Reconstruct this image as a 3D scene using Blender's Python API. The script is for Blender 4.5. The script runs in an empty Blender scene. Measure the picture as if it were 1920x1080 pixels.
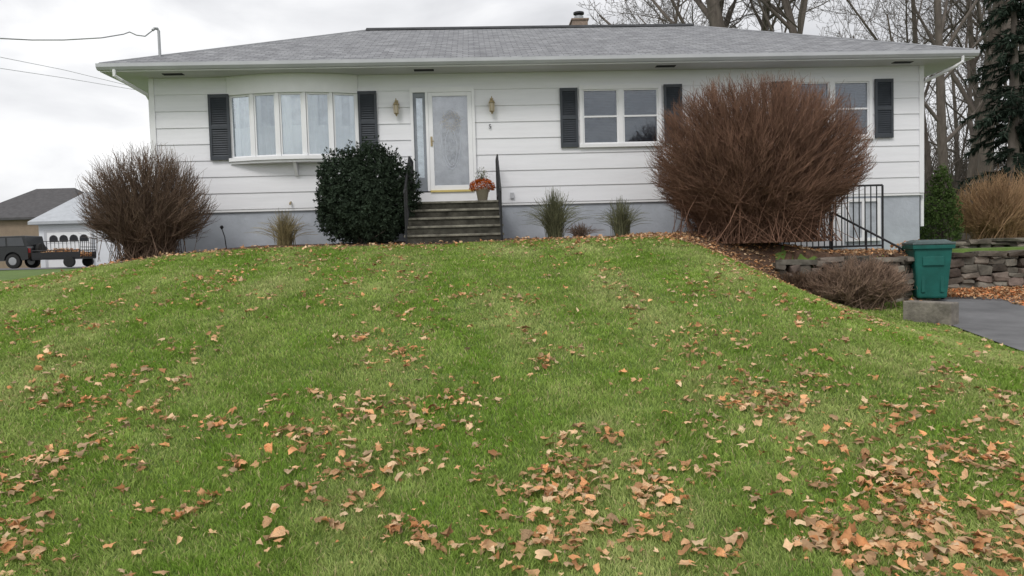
import bpy, bmesh, math, random
import numpy as np
from mathutils import Vector, Matrix
R=math.radians
rnd=random.Random(7); rng=np.random.default_rng(11)
scene=bpy.context.scene; COL=scene.collection
# ---------------- camera ----------------
F=1400.0; PITCH=R(2.8); ROLL=R(1.6); CAM=Vector((0,0,1.6))
fw=Vector((0,math.cos(PITCH),-math.sin(PITCH))); rt=Vector((1,0,0)); up=rt.cross(fw)
rr=rt*math.cos(ROLL)-up*math.sin(ROLL); uu=up*math.cos(ROLL)+rt*math.sin(ROLL)
cd=bpy.data.cameras.new('camera'); cam=bpy.data.objects.new('camera',cd); COL.objects.link(cam)
cd.sensor_width=36; cd.lens=36*F/1920; cd.clip_end=1500; cd.clip_start=.05
m=Matrix((( rr.x,uu.x,-fw.x,0),(rr.y,uu.y,-fw.y,0),(rr.z,uu.z,-fw.z,1.6),(0,0,0,1)))
cam.matrix_world=m; scene.camera=cam
def ray(px,py): return fw+rr*((px-960)/F)+uu*((540-py)/F)
def P(px,py,Y):
    d=ray(px,py); return CAM+d*(Y/d.y)
# ---------------- helpers ----------------
def tag(o,label=None,cat=None,group=None,kind=None):
    if label: o['label']=label
    if cat: o['category']=cat
    if group: o['group']=group
    if kind: o['kind']=kind
    return o
def empty(name,loc,rz=0,label=None,cat=None,group=None):
    o=bpy.data.objects.new(name,None); COL.objects.link(o); o.location=loc; o.rotation_euler=(0,0,rz); o.empty_display_size=.2
    return tag(o,label,cat,group)
def link(name,me,mat,parent=None,smooth=False):
    o=bpy.data.objects.new(name,me); COL.objects.link(o)
    if mat: me.materials.append(mat)
    if parent: o.parent=parent
    if smooth: me.polygons.foreach_set('use_smooth',[True]*len(me.polygons))
    return o
class MB:
    def __init__(s): s.v=[]; s.f=[]
    def add(s,v,f):
        n=len(s.v); s.v+= [tuple(a) for a in v]; s.f+=[tuple(n+i for i in q) for q in f]
    def box(s,x0,x1,y0,y1,z0,z1,M=None):
        v=[Vector((x,y,z)) for x in (x0,x1) for y in (y0,y1) for z in (z0,z1)]
        if M is not None: v=[M@a for a in v]
        s.add(v,[(0,1,3,2),(4,6,7,5),(0,4,5,1),(2,3,7,6),(0,2,6,4),(1,5,7,3)])
    def prism(s,poly,y0,y1,M=None):
        n=len(poly); v=[Vector((x,y0,z)) for x,z in poly]+[Vector((x,y1,z)) for x,z in poly]
        if M is not None: v=[M@a for a in v]
        s.add(v,[tuple(range(n)),tuple(range(2*n-1,n-1,-1))]+[(i,i+n,(i+1)%n+n,(i+1)%n) for i in range(n)])
    def slab(s,poly,z0,z1):
        n=len(poly); v=[(x,y,z0) for x,y in poly]+[(x,y,z1) for x,y in poly]
        s.add(v,[tuple(range(n-1,-1,-1)),tuple(range(n,2*n))]+[(i,(i+1)%n,(i+1)%n+n,i+n) for i in range(n)])
    def tube(s,pts,r,n=6):
        pts=[Vector(p) for p in pts]; k=len(pts)
        if not hasattr(r,'__len__'): r=[r]*k
        v=[]
        for i,p in enumerate(pts):
            t=(pts[min(i+1,k-1)]-pts[max(i-1,0)]).normalized()
            a=Vector((.31,.42,.85)) if abs(t.z)<.9 else Vector((1,0,0))
            a=(a-t*a.dot(t)).normalized(); b=t.cross(a)
            for j in range(n):
                th=2*math.pi*j/n+math.pi/n; v.append(p+(a*math.cos(th)+b*math.sin(th))*r[i])
        f=[(i*n+j,i*n+(j+1)%n,(i+1)*n+(j+1)%n,(i+1)*n+j) for i in range(k-1) for j in range(n)]
        f+= [tuple(range(n-1,-1,-1)),tuple((k-1)*n+j for j in range(n))]
        s.add(v,f)
    def lathe(s,prof,c=(0,0,0),n=16,M=None):
        v=[];k=len(prof)
        for r_,z in prof:
            for j in range(n):
                th=2*math.pi*j/n; q=Vector((r_*math.cos(th),r_*math.sin(th),z))
                if M is not None: q=M@q
                v.append(q+Vector(c))
        f=[(i*n+j,i*n+(j+1)%n,(i+1)*n+(j+1)%n,(i+1)*n+j) for i in range(k-1) for j in range(n)]
        f+=[tuple(range(n-1,-1,-1)),tuple((k-1)*n+j for j in range(n))]
        s.add(v,f)
    def build(s,name,mat,parent=None,smooth=False,bevel=0):
        me=bpy.data.meshes.new(name); me.from_pydata(s.v,[],s.f); me.update()
        bm=bmesh.new(); bm.from_mesh(me); bmesh.ops.recalc_face_normals(bm,faces=bm.faces)
        if bevel: bmesh.ops.bevel(bm,geom=bm.edges[:],offset=bevel,segments=2,affect='EDGES',profile=.5)
        bm.to_mesh(me); bm.free()
        return link(name,me,mat,parent,smooth)
def np_mesh(name,V,T,mat,parent=None,col=None,smooth=False):
    me=bpy.data.meshes.new(name); V=np.asarray(V,dtype=np.float32); T=np.asarray(T,dtype=np.int32)
    me.vertices.add(len(V)); me.vertices.foreach_set('co',V.ravel())
    me.loops.add(T.size); me.loops.foreach_set('vertex_index',T.ravel())
    me.polygons.add(len(T)); me.polygons.foreach_set('loop_start',np.arange(0,T.size,T.shape[1],dtype=np.int32))
    try: me.polygons.foreach_set('loop_total',np.full(len(T),T.shape[1],dtype=np.int32))
    except Exception: pass
    me.update(calc_edges=True)
    if col is not None:
        a=me.color_attributes.new('col','FLOAT_COLOR','POINT'); c=np.ones((len(V),4),dtype=np.float32); c[:,:3]=col
        a.data.foreach_set('color',c.ravel())
    return link(name,me,mat,parent,smooth)
def np_tubes(Pp,Rr,n=3):
    Pp=np.asarray(Pp,float); Rr=np.asarray(Rr,float); N,K,_=Pp.shape
    t=np.empty_like(Pp); t[:,1:-1]=Pp[:,2:]-Pp[:,:-2]; t[:,0]=Pp[:,1]-Pp[:,0]; t[:,-1]=Pp[:,-1]-Pp[:,-2]
    t/=np.linalg.norm(t,axis=2,keepdims=True)+1e-9
    ref=np.array([.83,.45,.33]); a=ref-t*(t@ref)[...,None]; a/=np.linalg.norm(a,axis=2,keepdims=True)+1e-9
    b=np.cross(t,a); V=np.empty((N,K,n,3))
    for j in range(n):
        th=2*math.pi*j/n; V[:,:,j]=Pp+(a*math.cos(th)+b*math.sin(th))*Rr[...,None]
    q=[]
    for i in range(K-1):
        for j in range(n): q.append((i*n+j,i*n+(j+1)%n,(i+1)*n+(j+1)%n,(i+1)*n+j))
    q=np.array(q); T=(q[None]+(np.arange(N)*K*n)[:,None,None]).reshape(-1,4)
    return V.reshape(-1,3),T
def rotmats(n,tilt,rg=rng):
    yaw=rg.uniform(0,2*np.pi,n); ax=rg.uniform(0,2*np.pi,n); ti=rg.normal(0,1,n)*tilt
    k=np.stack([np.cos(ax),np.sin(ax),np.zeros(n)],1); c=np.cos(ti);s=np.sin(ti)
    K=np.zeros((n,3,3)); K[:,0,1]=-k[:,2];K[:,0,2]=k[:,1];K[:,1,0]=k[:,2];K[:,1,2]=-k[:,0];K[:,2,0]=-k[:,1];K[:,2,1]=k[:,0]
    Rt=np.eye(3)[None]+s[:,None,None]*K+(1-c)[:,None,None]*(K@K)
    Z=np.zeros((n,3,3)); Z[:,0,0]=np.cos(yaw);Z[:,0,1]=-np.sin(yaw);Z[:,1,0]=np.sin(yaw);Z[:,1,1]=np.cos(yaw);Z[:,2,2]=1
    return Rt@Z
_vn={}
def vn(x,y,s,seed=0):
    if seed not in _vn: _vn[seed]=np.random.default_rng(seed+100).random((256,256))
    g=_vn[seed]; x=np.asarray(x,float)/s+1000; y=np.asarray(y,float)/s+1000
    xi=np.floor(x).astype(int); yi=np.floor(y).astype(int); fx=x-xi; fy=y-yi; fx=fx*fx*(3-2*fx); fy=fy*fy*(3-2*fy)
    a=g[xi%256,yi%256];b=g[(xi+1)%256,yi%256];c=g[xi%256,(yi+1)%256];d=g[(xi+1)%256,(yi+1)%256]
    return (a*(1-fx)+b*fx)*(1-fy)+(c*(1-fx)+d*fx)*fy
# ---------------- materials ----------------
def mat(name,col,rough=.8,var=.15,scale=4,bump=0,bscale=40,metal=0,spec=.3,island=0,stretch=(1,1,1),trans=0,attr=False,hue=0):
    m=bpy.data.materials.new(name); m.use_nodes=True; nt=m.node_tree; N=nt.nodes; L=nt.links
    b=N['Principled BSDF']; b.inputs['Roughness'].default_value=rough; b.inputs['Metallic'].default_value=metal
    b.inputs['Specular IOR Level'].default_value=spec
    tc=N.new('ShaderNodeTexCoord'); mp=N.new('ShaderNodeMapping'); mp.inputs['Scale'].default_value=stretch
    L.new(tc.outputs['Object'],mp.inputs['Vector'])
    no=N.new('ShaderNodeTexNoise'); no.inputs['Scale'].default_value=scale; no.inputs['Detail'].default_value=6; no.inputs['Roughness'].default_value=.65
    L.new(mp.outputs[0],no.inputs['Vector'])
    cr=N.new('ShaderNodeValToRGB'); cr.color_ramp.elements[0].position=.3; cr.color_ramp.elements[1].position=.7
    cr.color_ramp.elements[0].color=(*[c*(1-var) for c in col],1); cr.color_ramp.elements[1].color=(*[min(1,c*(1+var)) for c in col],1)
    L.new(no.outputs[0],cr.inputs[0]); out=cr.outputs[0]
    if attr:
        at=N.new('ShaderNodeVertexColor'); at.layer_name='col'; out=at.outputs[0]
    if island:
        ge=N.new('ShaderNodeNewGeometry'); oi=N.new('ShaderNodeObjectInfo'); ad=N.new('ShaderNodeMath'); fr=N.new('ShaderNodeMath'); fr.operation='FRACT'
        L.new(ge.outputs['Random Per Island'],ad.inputs[0]); L.new(oi.outputs['Random'],ad.inputs[1]); L.new(ad.outputs[0],fr.inputs[0])
        ma=N.new('ShaderNodeMapRange'); ma.inputs[3].default_value=1-island; ma.inputs[4].default_value=1+island
        L.new(fr.outputs[0],ma.inputs[0])
        hs=N.new('ShaderNodeHueSaturation'); L.new(ma.outputs[0],hs.inputs['Value']); L.new(out,hs.inputs['Color']); out=hs.outputs[0]
        if hue:
            m7=N.new('ShaderNodeMath'); m7.operation='MULTIPLY'; m7.inputs[1].default_value=7.31; f7=N.new('ShaderNodeMath'); f7.operation='FRACT'; L.new(fr.outputs[0],m7.inputs[0]); L.new(m7.outputs[0],f7.inputs[0])
            mh=N.new('ShaderNodeMapRange'); mh.inputs[3].default_value=.5-hue; mh.inputs[4].default_value=.5+hue; L.new(f7.outputs[0],mh.inputs[0]); L.new(mh.outputs[0],hs.inputs['Hue'])
            ms=N.new('ShaderNodeMapRange'); ms.inputs[3].default_value=1.15; ms.inputs[4].default_value=.75; L.new(f7.outputs[0],ms.inputs[0]); L.new(ms.outputs[0],hs.inputs['Saturation'])
    L.new(out,b.inputs['Base Color'])
    if bump:
        n2=N.new('ShaderNodeTexNoise'); n2.inputs['Scale'].default_value=bscale; n2.inputs['Detail'].default_value=5; L.new(mp.outputs[0],n2.inputs['Vector'])
        bu=N.new('ShaderNodeBump'); bu.inputs['Strength'].default_value=bump; bu.inputs['Distance'].default_value=.02
        L.new(n2.outputs[0],bu.inputs['Height']); L.new(bu.outputs[0],b.inputs['Normal'])
    if trans:
        tr=N.new('ShaderNodeBsdfTranslucent'); L.new(out,tr.inputs['Color']); mx=N.new('ShaderNodeMixShader'); mx.inputs[0].default_value=trans
        L.new(b.outputs[0],mx.inputs[1]); L.new(tr.outputs[0],mx.inputs[2]); L.new(mx.outputs[0],N['Material Output'].inputs['Surface'])
    return m
def glassmat(name,refl=.3,tint=(.8,.85,.9),gl=(.95,.97,1)):
    m=bpy.data.materials.new(name); m.use_nodes=True; nt=m.node_tree; N=nt.nodes; L=nt.links
    N.remove(N['Principled BSDF']); t=N.new('ShaderNodeBsdfTransparent'); t.inputs[0].default_value=(*tint,1)
    g=N.new('ShaderNodeBsdfGlossy'); g.inputs['Roughness'].default_value=.03; g.inputs[0].default_value=(*gl,1)
    tc=N.new('ShaderNodeTexCoord'); no=N.new('ShaderNodeTexNoise'); no.inputs['Scale'].default_value=2.5; bu=N.new('ShaderNodeBump'); bu.inputs['Strength'].default_value=.2; bu.inputs['Distance'].default_value=.03
    L.new(tc.outputs['Object'],no.inputs['Vector']); L.new(no.outputs[0],bu.inputs['Height']); L.new(bu.outputs[0],g.inputs['Normal'])
    fr=N.new('ShaderNodeFresnel'); ad=N.new('ShaderNodeMath'); ad.use_clamp=True; ad.inputs[1].default_value=refl; L.new(fr.outputs[0],ad.inputs[0])
    mx=N.new('ShaderNodeMixShader'); L.new(ad.outputs[0],mx.inputs[0]); L.new(t.outputs[0],mx.inputs[1]); L.new(g.outputs[0],mx.inputs[2]); L.new(mx.outputs[0],N['Material Output'].inputs['Surface'])
    return m
m_siding=mat('white_siding',(.79,.795,.83),.55,.05,3,bump=.15,bscale=60,stretch=(.25,.25,3))
m_white=mat('white_trim',(.8,.805,.825),.45,.03,4)
m_soffit=mat('soffit',(.6,.6,.62),.6,.04,3)
m_gutter=mat('gutter',(.5,.51,.54),.4,.08,2)
m_found=mat('parged_foundation',(.41,.44,.49),.9,.14,1.6,bump=.4,bscale=18)
m_shut=mat('shutter',(.05,.057,.068),.5,.15,6)
m_glass=glassmat('window_glass',.05); m_glassr=glassmat('bow_glass',.2,(1,1,1),(.85,.94,1)); m_glassd=glassmat('storm_glass',.1,(.92,.93,.95))
m_curt=mat('white_curtain',(.92,.92,.92),.9,.04,5,trans=.2); m_curtg=mat('sheer_curtain',(.74,.74,.76),.9,.3,3,trans=.2)
m_blind=mat('grey_blind',(.13,.14,.155),.7,.12,3)
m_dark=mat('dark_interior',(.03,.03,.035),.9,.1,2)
m_vent=mat('ridge_vent_mat',(.09,.092,.1),.9,.2,4)
m_iron=mat('black_iron',(.02,.02,.022),.5,.2,20)
m_brass=mat('brass',(.36,.29,.17),.4,.2,20,metal=.6)
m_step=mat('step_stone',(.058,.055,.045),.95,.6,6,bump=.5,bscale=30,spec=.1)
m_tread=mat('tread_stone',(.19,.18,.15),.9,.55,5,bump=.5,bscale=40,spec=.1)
m_brick=mat('chimney_brick',(.24,.185,.15),.9,.3,14,bump=.4,bscale=30)
m_metal=mat('galvanised',(.35,.36,.37),.4,.1,8,metal=.6)
m_stone=mat('field_stone',(.14,.12,.1),.95,.45,4,bump=.9,bscale=16,island=.6,hue=.03,spec=.1)
m_bark=mat('bark',(.13,.11,.095),.95,.35,6,bump=.6,bscale=20,stretch=(1,1,.3))
m_branch=mat('branch_bark',(.135,.115,.1),.95,.2,3)
m_twigred=mat('red_brown_twig',(.215,.125,.088),.9,.35,1.0,island=.4,spec=.1)
m_twiggrey=mat('grey_brown_twig',(.18,.125,.092),.9,.35,1.0,island=.45,spec=.1)
m_twigor=mat('orange_twig',(.36,.23,.13),.85,.25,1,island=.35)
m_everg=mat('dark_evergreen_leaf',(.04,.057,.038),.9,.3,2.5,island=.4,spec=.04,trans=.1)
m_green=mat('green_leaf',(.075,.12,.035),.8,.35,1.5,island=.4,trans=.2,spec=.1)
m_spruce=mat('spruce_needle',(.026,.038,.028),.9,.35,.8,island=.5,spec=.05)
m_leaf=mat('dry_leaf',(.57,.34,.175),.85,.35,11,island=.48,trans=.2,hue=.015,spec=.08)
m_pile=mat('pile_leaf',(.5,.26,.12),.85,.3,11,island=.5,trans=.15,hue=.02,spec=.08)
m_grass=mat('grass_blade',(.1,.2,.03),.75,attr=True,trans=.3,spec=.1)
m_tuft=mat('straw_tuft',(.3,.25,.13),.8,.3,3,island=.4)
m_asph=mat('asphalt',(.15,.15,.155),.9,.25,1.5,bump=.4,bscale=120)
m_mulch=mat('mulch',(.1,.06,.04),.95,.5,12,bump=1,bscale=50)
m_ground=mat('ground_grass',(.1,.155,.035),.95,.35,1.5,bump=.8,bscale=25)
def roofmat(name='shingles',c1=(.21,.213,.225),c2=(.3,.305,.315),c3=(.14,.145,.16)):
    m=bpy.data.materials.new(name); m.use_nodes=True; nt=m.node_tree; N=nt.nodes; L=nt.links; b=N['Principled BSDF']; b.inputs['Roughness'].default_value=.95; b.inputs['Specular IOR Level'].default_value=.15
    uv=N.new('ShaderNodeUVMap'); uv.uv_map='UVMap'
    br=N.new('ShaderNodeTexBrick'); br.inputs['Scale'].default_value=1; br.inputs['Brick Width'].default_value=.24; br.inputs['Row Height'].default_value=.14; br.inputs['Mortar Size'].default_value=.01
    br.inputs['Color1'].default_value=(*c1,1); br.inputs['Color2'].default_value=(*c2,1); br.inputs['Mortar'].default_value=(*c3,1); br.inputs['Bias'].default_value=-.1
    L.new(uv.outputs[0],br.inputs['Vector'])
    no=N.new('ShaderNodeTexNoise'); no.inputs['Scale'].default_value=3.2; no.inputs['Detail'].default_value=9; no.inputs['Roughness'].default_value=.75; L.new(uv.outputs[0],no.inputs['Vector'])
    hs=N.new('ShaderNodeHueSaturation'); mr=N.new('ShaderNodeMapRange'); mr.inputs[1].default_value=.3; mr.inputs[2].default_value=.7; mr.inputs[3].default_value=.7; mr.inputs[4].default_value=1.3
    L.new(no.outputs[0],mr.inputs[0]); L.new(mr.outputs[0],hs.inputs['Value']); L.new(br.outputs[0],hs.inputs['Color']); L.new(hs.outputs[0],b.inputs['Base Color'])
    bu=N.new('ShaderNodeBump'); bu.inputs['Strength'].default_value=.6; bu.inputs['Distance'].default_value=.015; L.new(br.outputs['Fac'],bu.inputs['Height']); bu.invert=True; L.new(bu.outputs[0],b.inputs['Normal'])
    return m
m_roof=roofmat()
# ---------------- terrain ----------------
def sm(t): t=np.clip(t,0,1); return t*t*(3-2*t)
_yy=np.arange(-130,520,.25)
_pp=np.interp(_yy,[-130,-10,0,3.5,5,7,9,11,12.3,13.4,15,25,40,60,150,500],[-.6,-.3,-.05,.03,.25,.64,1.05,1.42,1.64,1.79,1.84,1.9,2.0,2.0,2.3,3])
_k=np.exp(-.5*(np.arange(-6,7)/2.2)**2); _k/=_k.sum(); _pp=np.convolve(np.pad(_pp,6,mode='edge'),_k,'valid')
def H(x,y):
    x=np.asarray(x,float); y=np.asarray(y,float)
    base=np.interp(y,_yy,_pp)-.62*sm((-4.7-x)/6.4)*sm((y-2)/9)+ (vn(x,y,1.3,5)-.5)*.04
    D=np.interp(y,[-130,-10,0,4,6,8,11,13.3,15,500],[-.7,-.45,-.2,-.02,.16,.24,.3,.5,.42,.5])
    low=base+(D-base)*sm((x-2.5)/3.6)
    upz=base-.45*sm((x-3.5)/3)
    yw=13.5+np.clip((x-7.5)/1.1,0,1)*1.6
    wy=1.3-1.22*sm((x-4.5)/.8)
    k=sm((y-yw)/wy+.5)
    return low*(1-k)+upz*k
def gz(x,y): return float(H(x,y))
xs=np.concatenate([np.arange(-400,-20,20),np.arange(-20,20,.25),np.arange(20,420,20)])
ys=np.concatenate([np.arange(-60,-4,4),np.arange(-4,16.5,.12),np.arange(17,40,1),np.arange(40,520,20)])
X,Y=np.meshgrid(xs,ys); Z=H(X,Y); nx=len(xs); V=np.stack([X.ravel(),Y.ravel(),Z.ravel()],1)
i=np.arange(nx-1)[None]+np.arange(len(ys)-1)[:,None]*nx
tag(np_mesh('ground',V,np.stack([i,i+1,i+1+nx,i+nx],-1).reshape(-1,4),m_ground,smooth=True),kind='structure')
def edge(y): return np.interp(y,[-10,6,8,11,13,15],[5.2,5.5,5.75,6.5,7.3,8.6])
def sheet(name,xa,xb,ya,yb,nx,ny,mat_,dz):
    V=[];T=[]
    for j in range(ny+1):
        y=ya+(yb-ya)*j/ny; a=xa(y); b=xb(y)
        for i in range(nx+1):
            x=a+(b-a)*i/nx; V.append((x,y,float(H(x,y))+dz))
    for j in range(ny):
        for i in range(nx):
            k=j*(nx+1)+i; T.append((k,k+1,k+nx+2,k+nx+1))
    o=np_mesh(name,V,T,mat_,smooth=True); return tag(o,kind='structure')
sheet('driveway',lambda y:float(edge(y)),lambda y:14.0,-12,15.0,60,200,m_asph,.025)
def bed_np(x): return 13.38+.1*np.sin(x*1.3)+.06*np.sin(x*5.1)-.95*np.exp(-((x-4.6)/1.3)**2)-.35*np.exp(-((x+6.9)/1.2)**2)
V=[];T=[];nx=140;ny=30
for i in range(nx+1):
    x=-8.6+ (16.2)*i/nx; f=float(bed_np(x))
    for j in range(ny+1):
        y=f+(15.9-f)*j/ny; V.append((x,y,float(H(x,y))+.02))
for i in range(nx):
    for j in range(ny):
        k=i*(ny+1)+j; T.append((k,k+ny+1,k+ny+2,k+1))
tag(np_mesh('mulch_bed',V,T,m_mulch,smooth=True),kind='structure')
sheet('road',lambda y:-75.,lambda y:-19.,36,52,30,10,m_asph,.03)
def G(px,py):
    px=np.atleast_1d(px).astype(float); py=np.atleast_1d(py).astype(float)
    d=np.array(fw)[None]+np.array(rr)[None]*((px-960)/F)[:,None]+np.array(uu)[None]*((540-py)/F)[:,None]
    d/=d[:,1:2]; res=np.full(len(px),np.nan)
    for Y in np.arange(2.5,16,.04):
        z=1.6+d[:,2]*Y; h=H(d[:,0]*Y,np.full(len(px),Y)); hit=np.isnan(res)&(z<=h); res[hit]=Y
    ok=~np.isnan(res); return d[ok,0]*res[ok],res[ok]
# ---------------- grass ----------------
def make_grass():
    bands=[]
    for y0 in np.arange(2.6,13.8,.4):
        d=y0+.2; dens=14500*(3.5/max(d,3.2))**1.5; xl=-(.74*d+1.2); xr=min(.74*d+1.2,7.3)
        n=int(dens*.4*(xr-xl)); x=rng.uniform(xl,xr,n); y=rng.uniform(y0,y0+.4,n); bands.append(np.stack([x,y],1))
    Q=np.concatenate(bands); x=Q[:,0];y=Q[:,1]
    keep=(x<edge(y)-.03)&(y<bed_np(x)+.05+rng.normal(0,.06,len(x))); x=x[keep];y=y[keep]; n=len(x)
    z=H(x,y); d=np.hypot(x,y)
    clump=vn(x,y,.16,1); big=vn(x,y,1.1,2)
    h=(.02+.024*rng.random(n))*(.7+.7*clump); w=.002*(np.maximum(d,3.5)/3.5)**.9*(.8+.5*rng.random(n))
    ang=vn(x,y,.2,3)*7+rng.normal(0,1.5,n); lean=.3+.7*rng.random(n)
    lx=np.cos(ang)*lean*h; ly=np.sin(ang)*lean*h
    wa=rng.uniform(0,np.pi,n); wx=np.cos(wa)*w; wy=np.sin(wa)*w
    V=np.empty((n,5,3))
    V[:,0]=np.stack([x-wx,y-wy,z-.005],1); V[:,1]=np.stack([x+wx,y+wy,z-.005],1)
    V[:,2]=np.stack([x+wx*.8+lx*.35,y+wy*.8+ly*.35,z+h*.6],1); V[:,3]=np.stack([x-wx*.8+lx*.35,y-wy*.8+ly*.35,z+h*.6],1)
    V[:,4]=np.stack([x+lx,y+ly,z+h*.95],1)
    o=np.arange(n)[:,None]*5
    T=np.concatenate([o+np.array([[0,1,2]]),o+np.array([[0,2,3]]),o+np.array([[3,2,4]])])
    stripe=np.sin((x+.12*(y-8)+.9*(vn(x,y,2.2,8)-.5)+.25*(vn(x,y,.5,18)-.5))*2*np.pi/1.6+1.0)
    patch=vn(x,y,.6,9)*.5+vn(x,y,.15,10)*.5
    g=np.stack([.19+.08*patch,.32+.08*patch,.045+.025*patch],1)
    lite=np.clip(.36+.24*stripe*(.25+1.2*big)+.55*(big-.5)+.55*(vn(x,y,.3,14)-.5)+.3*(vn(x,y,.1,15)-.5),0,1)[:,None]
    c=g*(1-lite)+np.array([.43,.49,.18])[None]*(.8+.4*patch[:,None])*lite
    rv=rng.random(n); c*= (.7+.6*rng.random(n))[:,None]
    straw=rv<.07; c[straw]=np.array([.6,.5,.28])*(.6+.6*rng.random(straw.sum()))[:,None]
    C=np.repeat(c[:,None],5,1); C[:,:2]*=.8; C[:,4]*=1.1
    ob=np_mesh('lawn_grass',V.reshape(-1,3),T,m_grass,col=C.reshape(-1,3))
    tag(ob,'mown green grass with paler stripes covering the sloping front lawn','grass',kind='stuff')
make_grass()
# ---------------- leaves ----------------
def leaf_proto(seed):
    r_=random.Random(seed)
    ang=[-90,-50,-15,12,35,62,90,118,145,168,195,230]; dp=r_.uniform(.5,.9)
    rad=[.3,.55,.85,.85*dp,.95,.9*dp,1.05,.9*dp,.95,.85*dp,.85,.55]
    kx=r_.uniform(.5,3.0)*r_.choice((1,1,-1)); ky=r_.uniform(-1.2,1.4); tw=r_.uniform(-.5,.5); nar=r_.uniform(.45,1); axr=r_.uniform(-.8,.8)
    pts=[(0,0)]
    for s in (.5,1):
        for an,ra in zip(ang,rad):
            q=ra*s*r_.uniform(.68,1.18); an+=r_.uniform(-9,9); pts.append((q*math.cos(R(an))*nar,q*math.sin(R(an))))
    V=[]
    for x,y in pts:
        c,s=math.cos(axr),math.sin(axr); u=c*x+s*y; v=-s*x+c*y
        k=kx*(1+.3*v); k=k if abs(k)>.05 else .05
        uu_=math.sin(k*u)/k; z=(1-math.cos(k*u))/k; vv=math.sin(ky*v)/ky if abs(ky)>.05 else v; z+=(1-math.cos(ky*v))/ky if abs(ky)>.05 else 0
        z=z*.75+tw*u*v*.5+r_.uniform(-.06,.06); V.append((c*uu_-s*vv,s*uu_+c*vv,z))
    n=12; T=[(0,1+i,1+(i+1)%n) for i in range(n)]
    for i in range(n):
        j=(i+1)%n; T+=[(1+i,1+n+i,1+n+j),(1+i,1+n+j,1+j)]
    V=np.array(V); V[:,2]-=V[:,2].min()
    return V,np.array(T)
NP=22
protos=[leaf_proto(s) for s in range(NP)]
clusters=[(60,735,45,34),(140,735,25,14),(220,790,55,36),(110,850,40,12),(90,905,35,16),(30,1000,40,26),(250,735,25,10),(320,730,18,8),(370,545,18,10),(220,540,45,18),(180,610,25,7),
(400,800,40,7),(430,870,35,10),(310,970,30,12),(100,1050,30,10),(600,845,40,22),(620,795,25,14),(700,770,30,16),(660,635,22,14),(720,690,35,22),(760,660,25,14),(775,610,20,16),(770,560,25,14),(770,520,25,14),(820,790,40,20),(850,860,40,14),(660,880,30,10),(520,1050,30,8),(560,925,20,8),(630,965,25,12),(700,910,30,10),
(770,1000,22,16),(780,1035,22,12),(890,1020,28,14),(920,900,30,12),(940,500,30,12),(1010,550,30,12),(1010,640,22,14),(1010,685,22,14),(1040,905,40,46),(1060,850,28,18),(1090,945,30,20),(1050,990,40,18),(990,990,30,14),(1180,1000,45,24),(1200,960,30,10),(1240,940,35,14),(1060,1050,45,16),(1000,1060,35,12),(1130,825,30,10),(1220,890,22,8),(1290,890,20,14),
(1270,625,38,40),(1190,565,22,14),(1290,530,40,12),(1130,480,45,18),(1340,730,35,26),(1340,810,25,14),(1460,770,40,30),(1500,790,25,12),(1440,760,20,10),(1420,945,20,6),(1570,870,55,40),(1620,930,60,38),(1560,1000,35,22),(1530,1030,28,14),(1700,915,35,20),(1740,850,45,26),(1750,900,50,38),(1740,960,45,28),(1790,1010,60,42),(1830,1055,60,42),(1720,1045,45,28),(1720,750,40,18),(1860,780,45,18),(1650,820,35,14),(1880,920,45,26),(1290,1050,45,14),(1350,1060,35,10),(1620,650,35,8),(1710,700,30,8),(1820,680,30,8),(1900,1000,35,24),(1480,720,30,8),(640,500,40,16),(520,575,35,12),(1570,740,40,9),(60,640,40,9),(310,650,25,7),(440,640,25,7),
(610,820,60,18),(560,860,50,12),(830,820,60,14),(480,790,60,8),(180,1060,60,10),(240,870,60,12),(390,910,40,8),(1160,740,40,6),(950,760,50,7),(1840,850,60,18),(1480,650,50,8),(1380,640,40,8),(870,700,40,8),(620,560,60,10),(340,600,50,8),(880,560,50,8),(90,690,50,8)]
LX=[];LY=[];LH=[]
for cx,cy,r_,n in clusters:
    n=int(n*1.4); ns_=max(2,n//4); sx=rng.normal(cx,r_*1.15,ns_); sy=rng.normal(cy,r_*.55,ns_); w_=rng.integers(0,ns_,n)
    qx=sx[w_]+rng.normal(0,r_*.5+5,n); qy=sy[w_]+rng.normal(0,r_*.22+3,n); gx,gy=G(qx,qy); LX.append(gx);LY.append(gy);LH.append(rng.uniform(.01,.045,len(gx)))
n=9000; y=2.8+10.9*rng.random(n)**.85; x=rng.uniform(-1,1,n)*(.74*y+1.2); f_=vn(x*1.6,y*.6,.7,21)*.5+vn(x,y,.22,22)*.5; k=(x<edge(y))&(f_>.575+.05*(y<8)); LX.append(x[k]);LY.append(y[k]);LH.append(rng.uniform(.008,.035,k.sum()))
n=1700; x=rng.uniform(-7.5,5.5,n); y=rng.normal(13.3,.5,n); k=(rng.random(n)<np.where(x>0,.85,.35))&(y<15); LX.append(x[k]);LY.append(y[k]);LH.append(rng.uniform(.01,.04,k.sum()))
n=2400; x=rng.uniform(2.2,7.3,n); y=rng.uniform(12.3,15.2,n); k=((x<5.1)&(y>bed_np(x)-.1))|(y>13.2); LX.append(x[k]);LY.append(y[k]);LH.append(rng.uniform(.01,.05,k.sum()))
nb=len(np.concatenate(LX))
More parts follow.
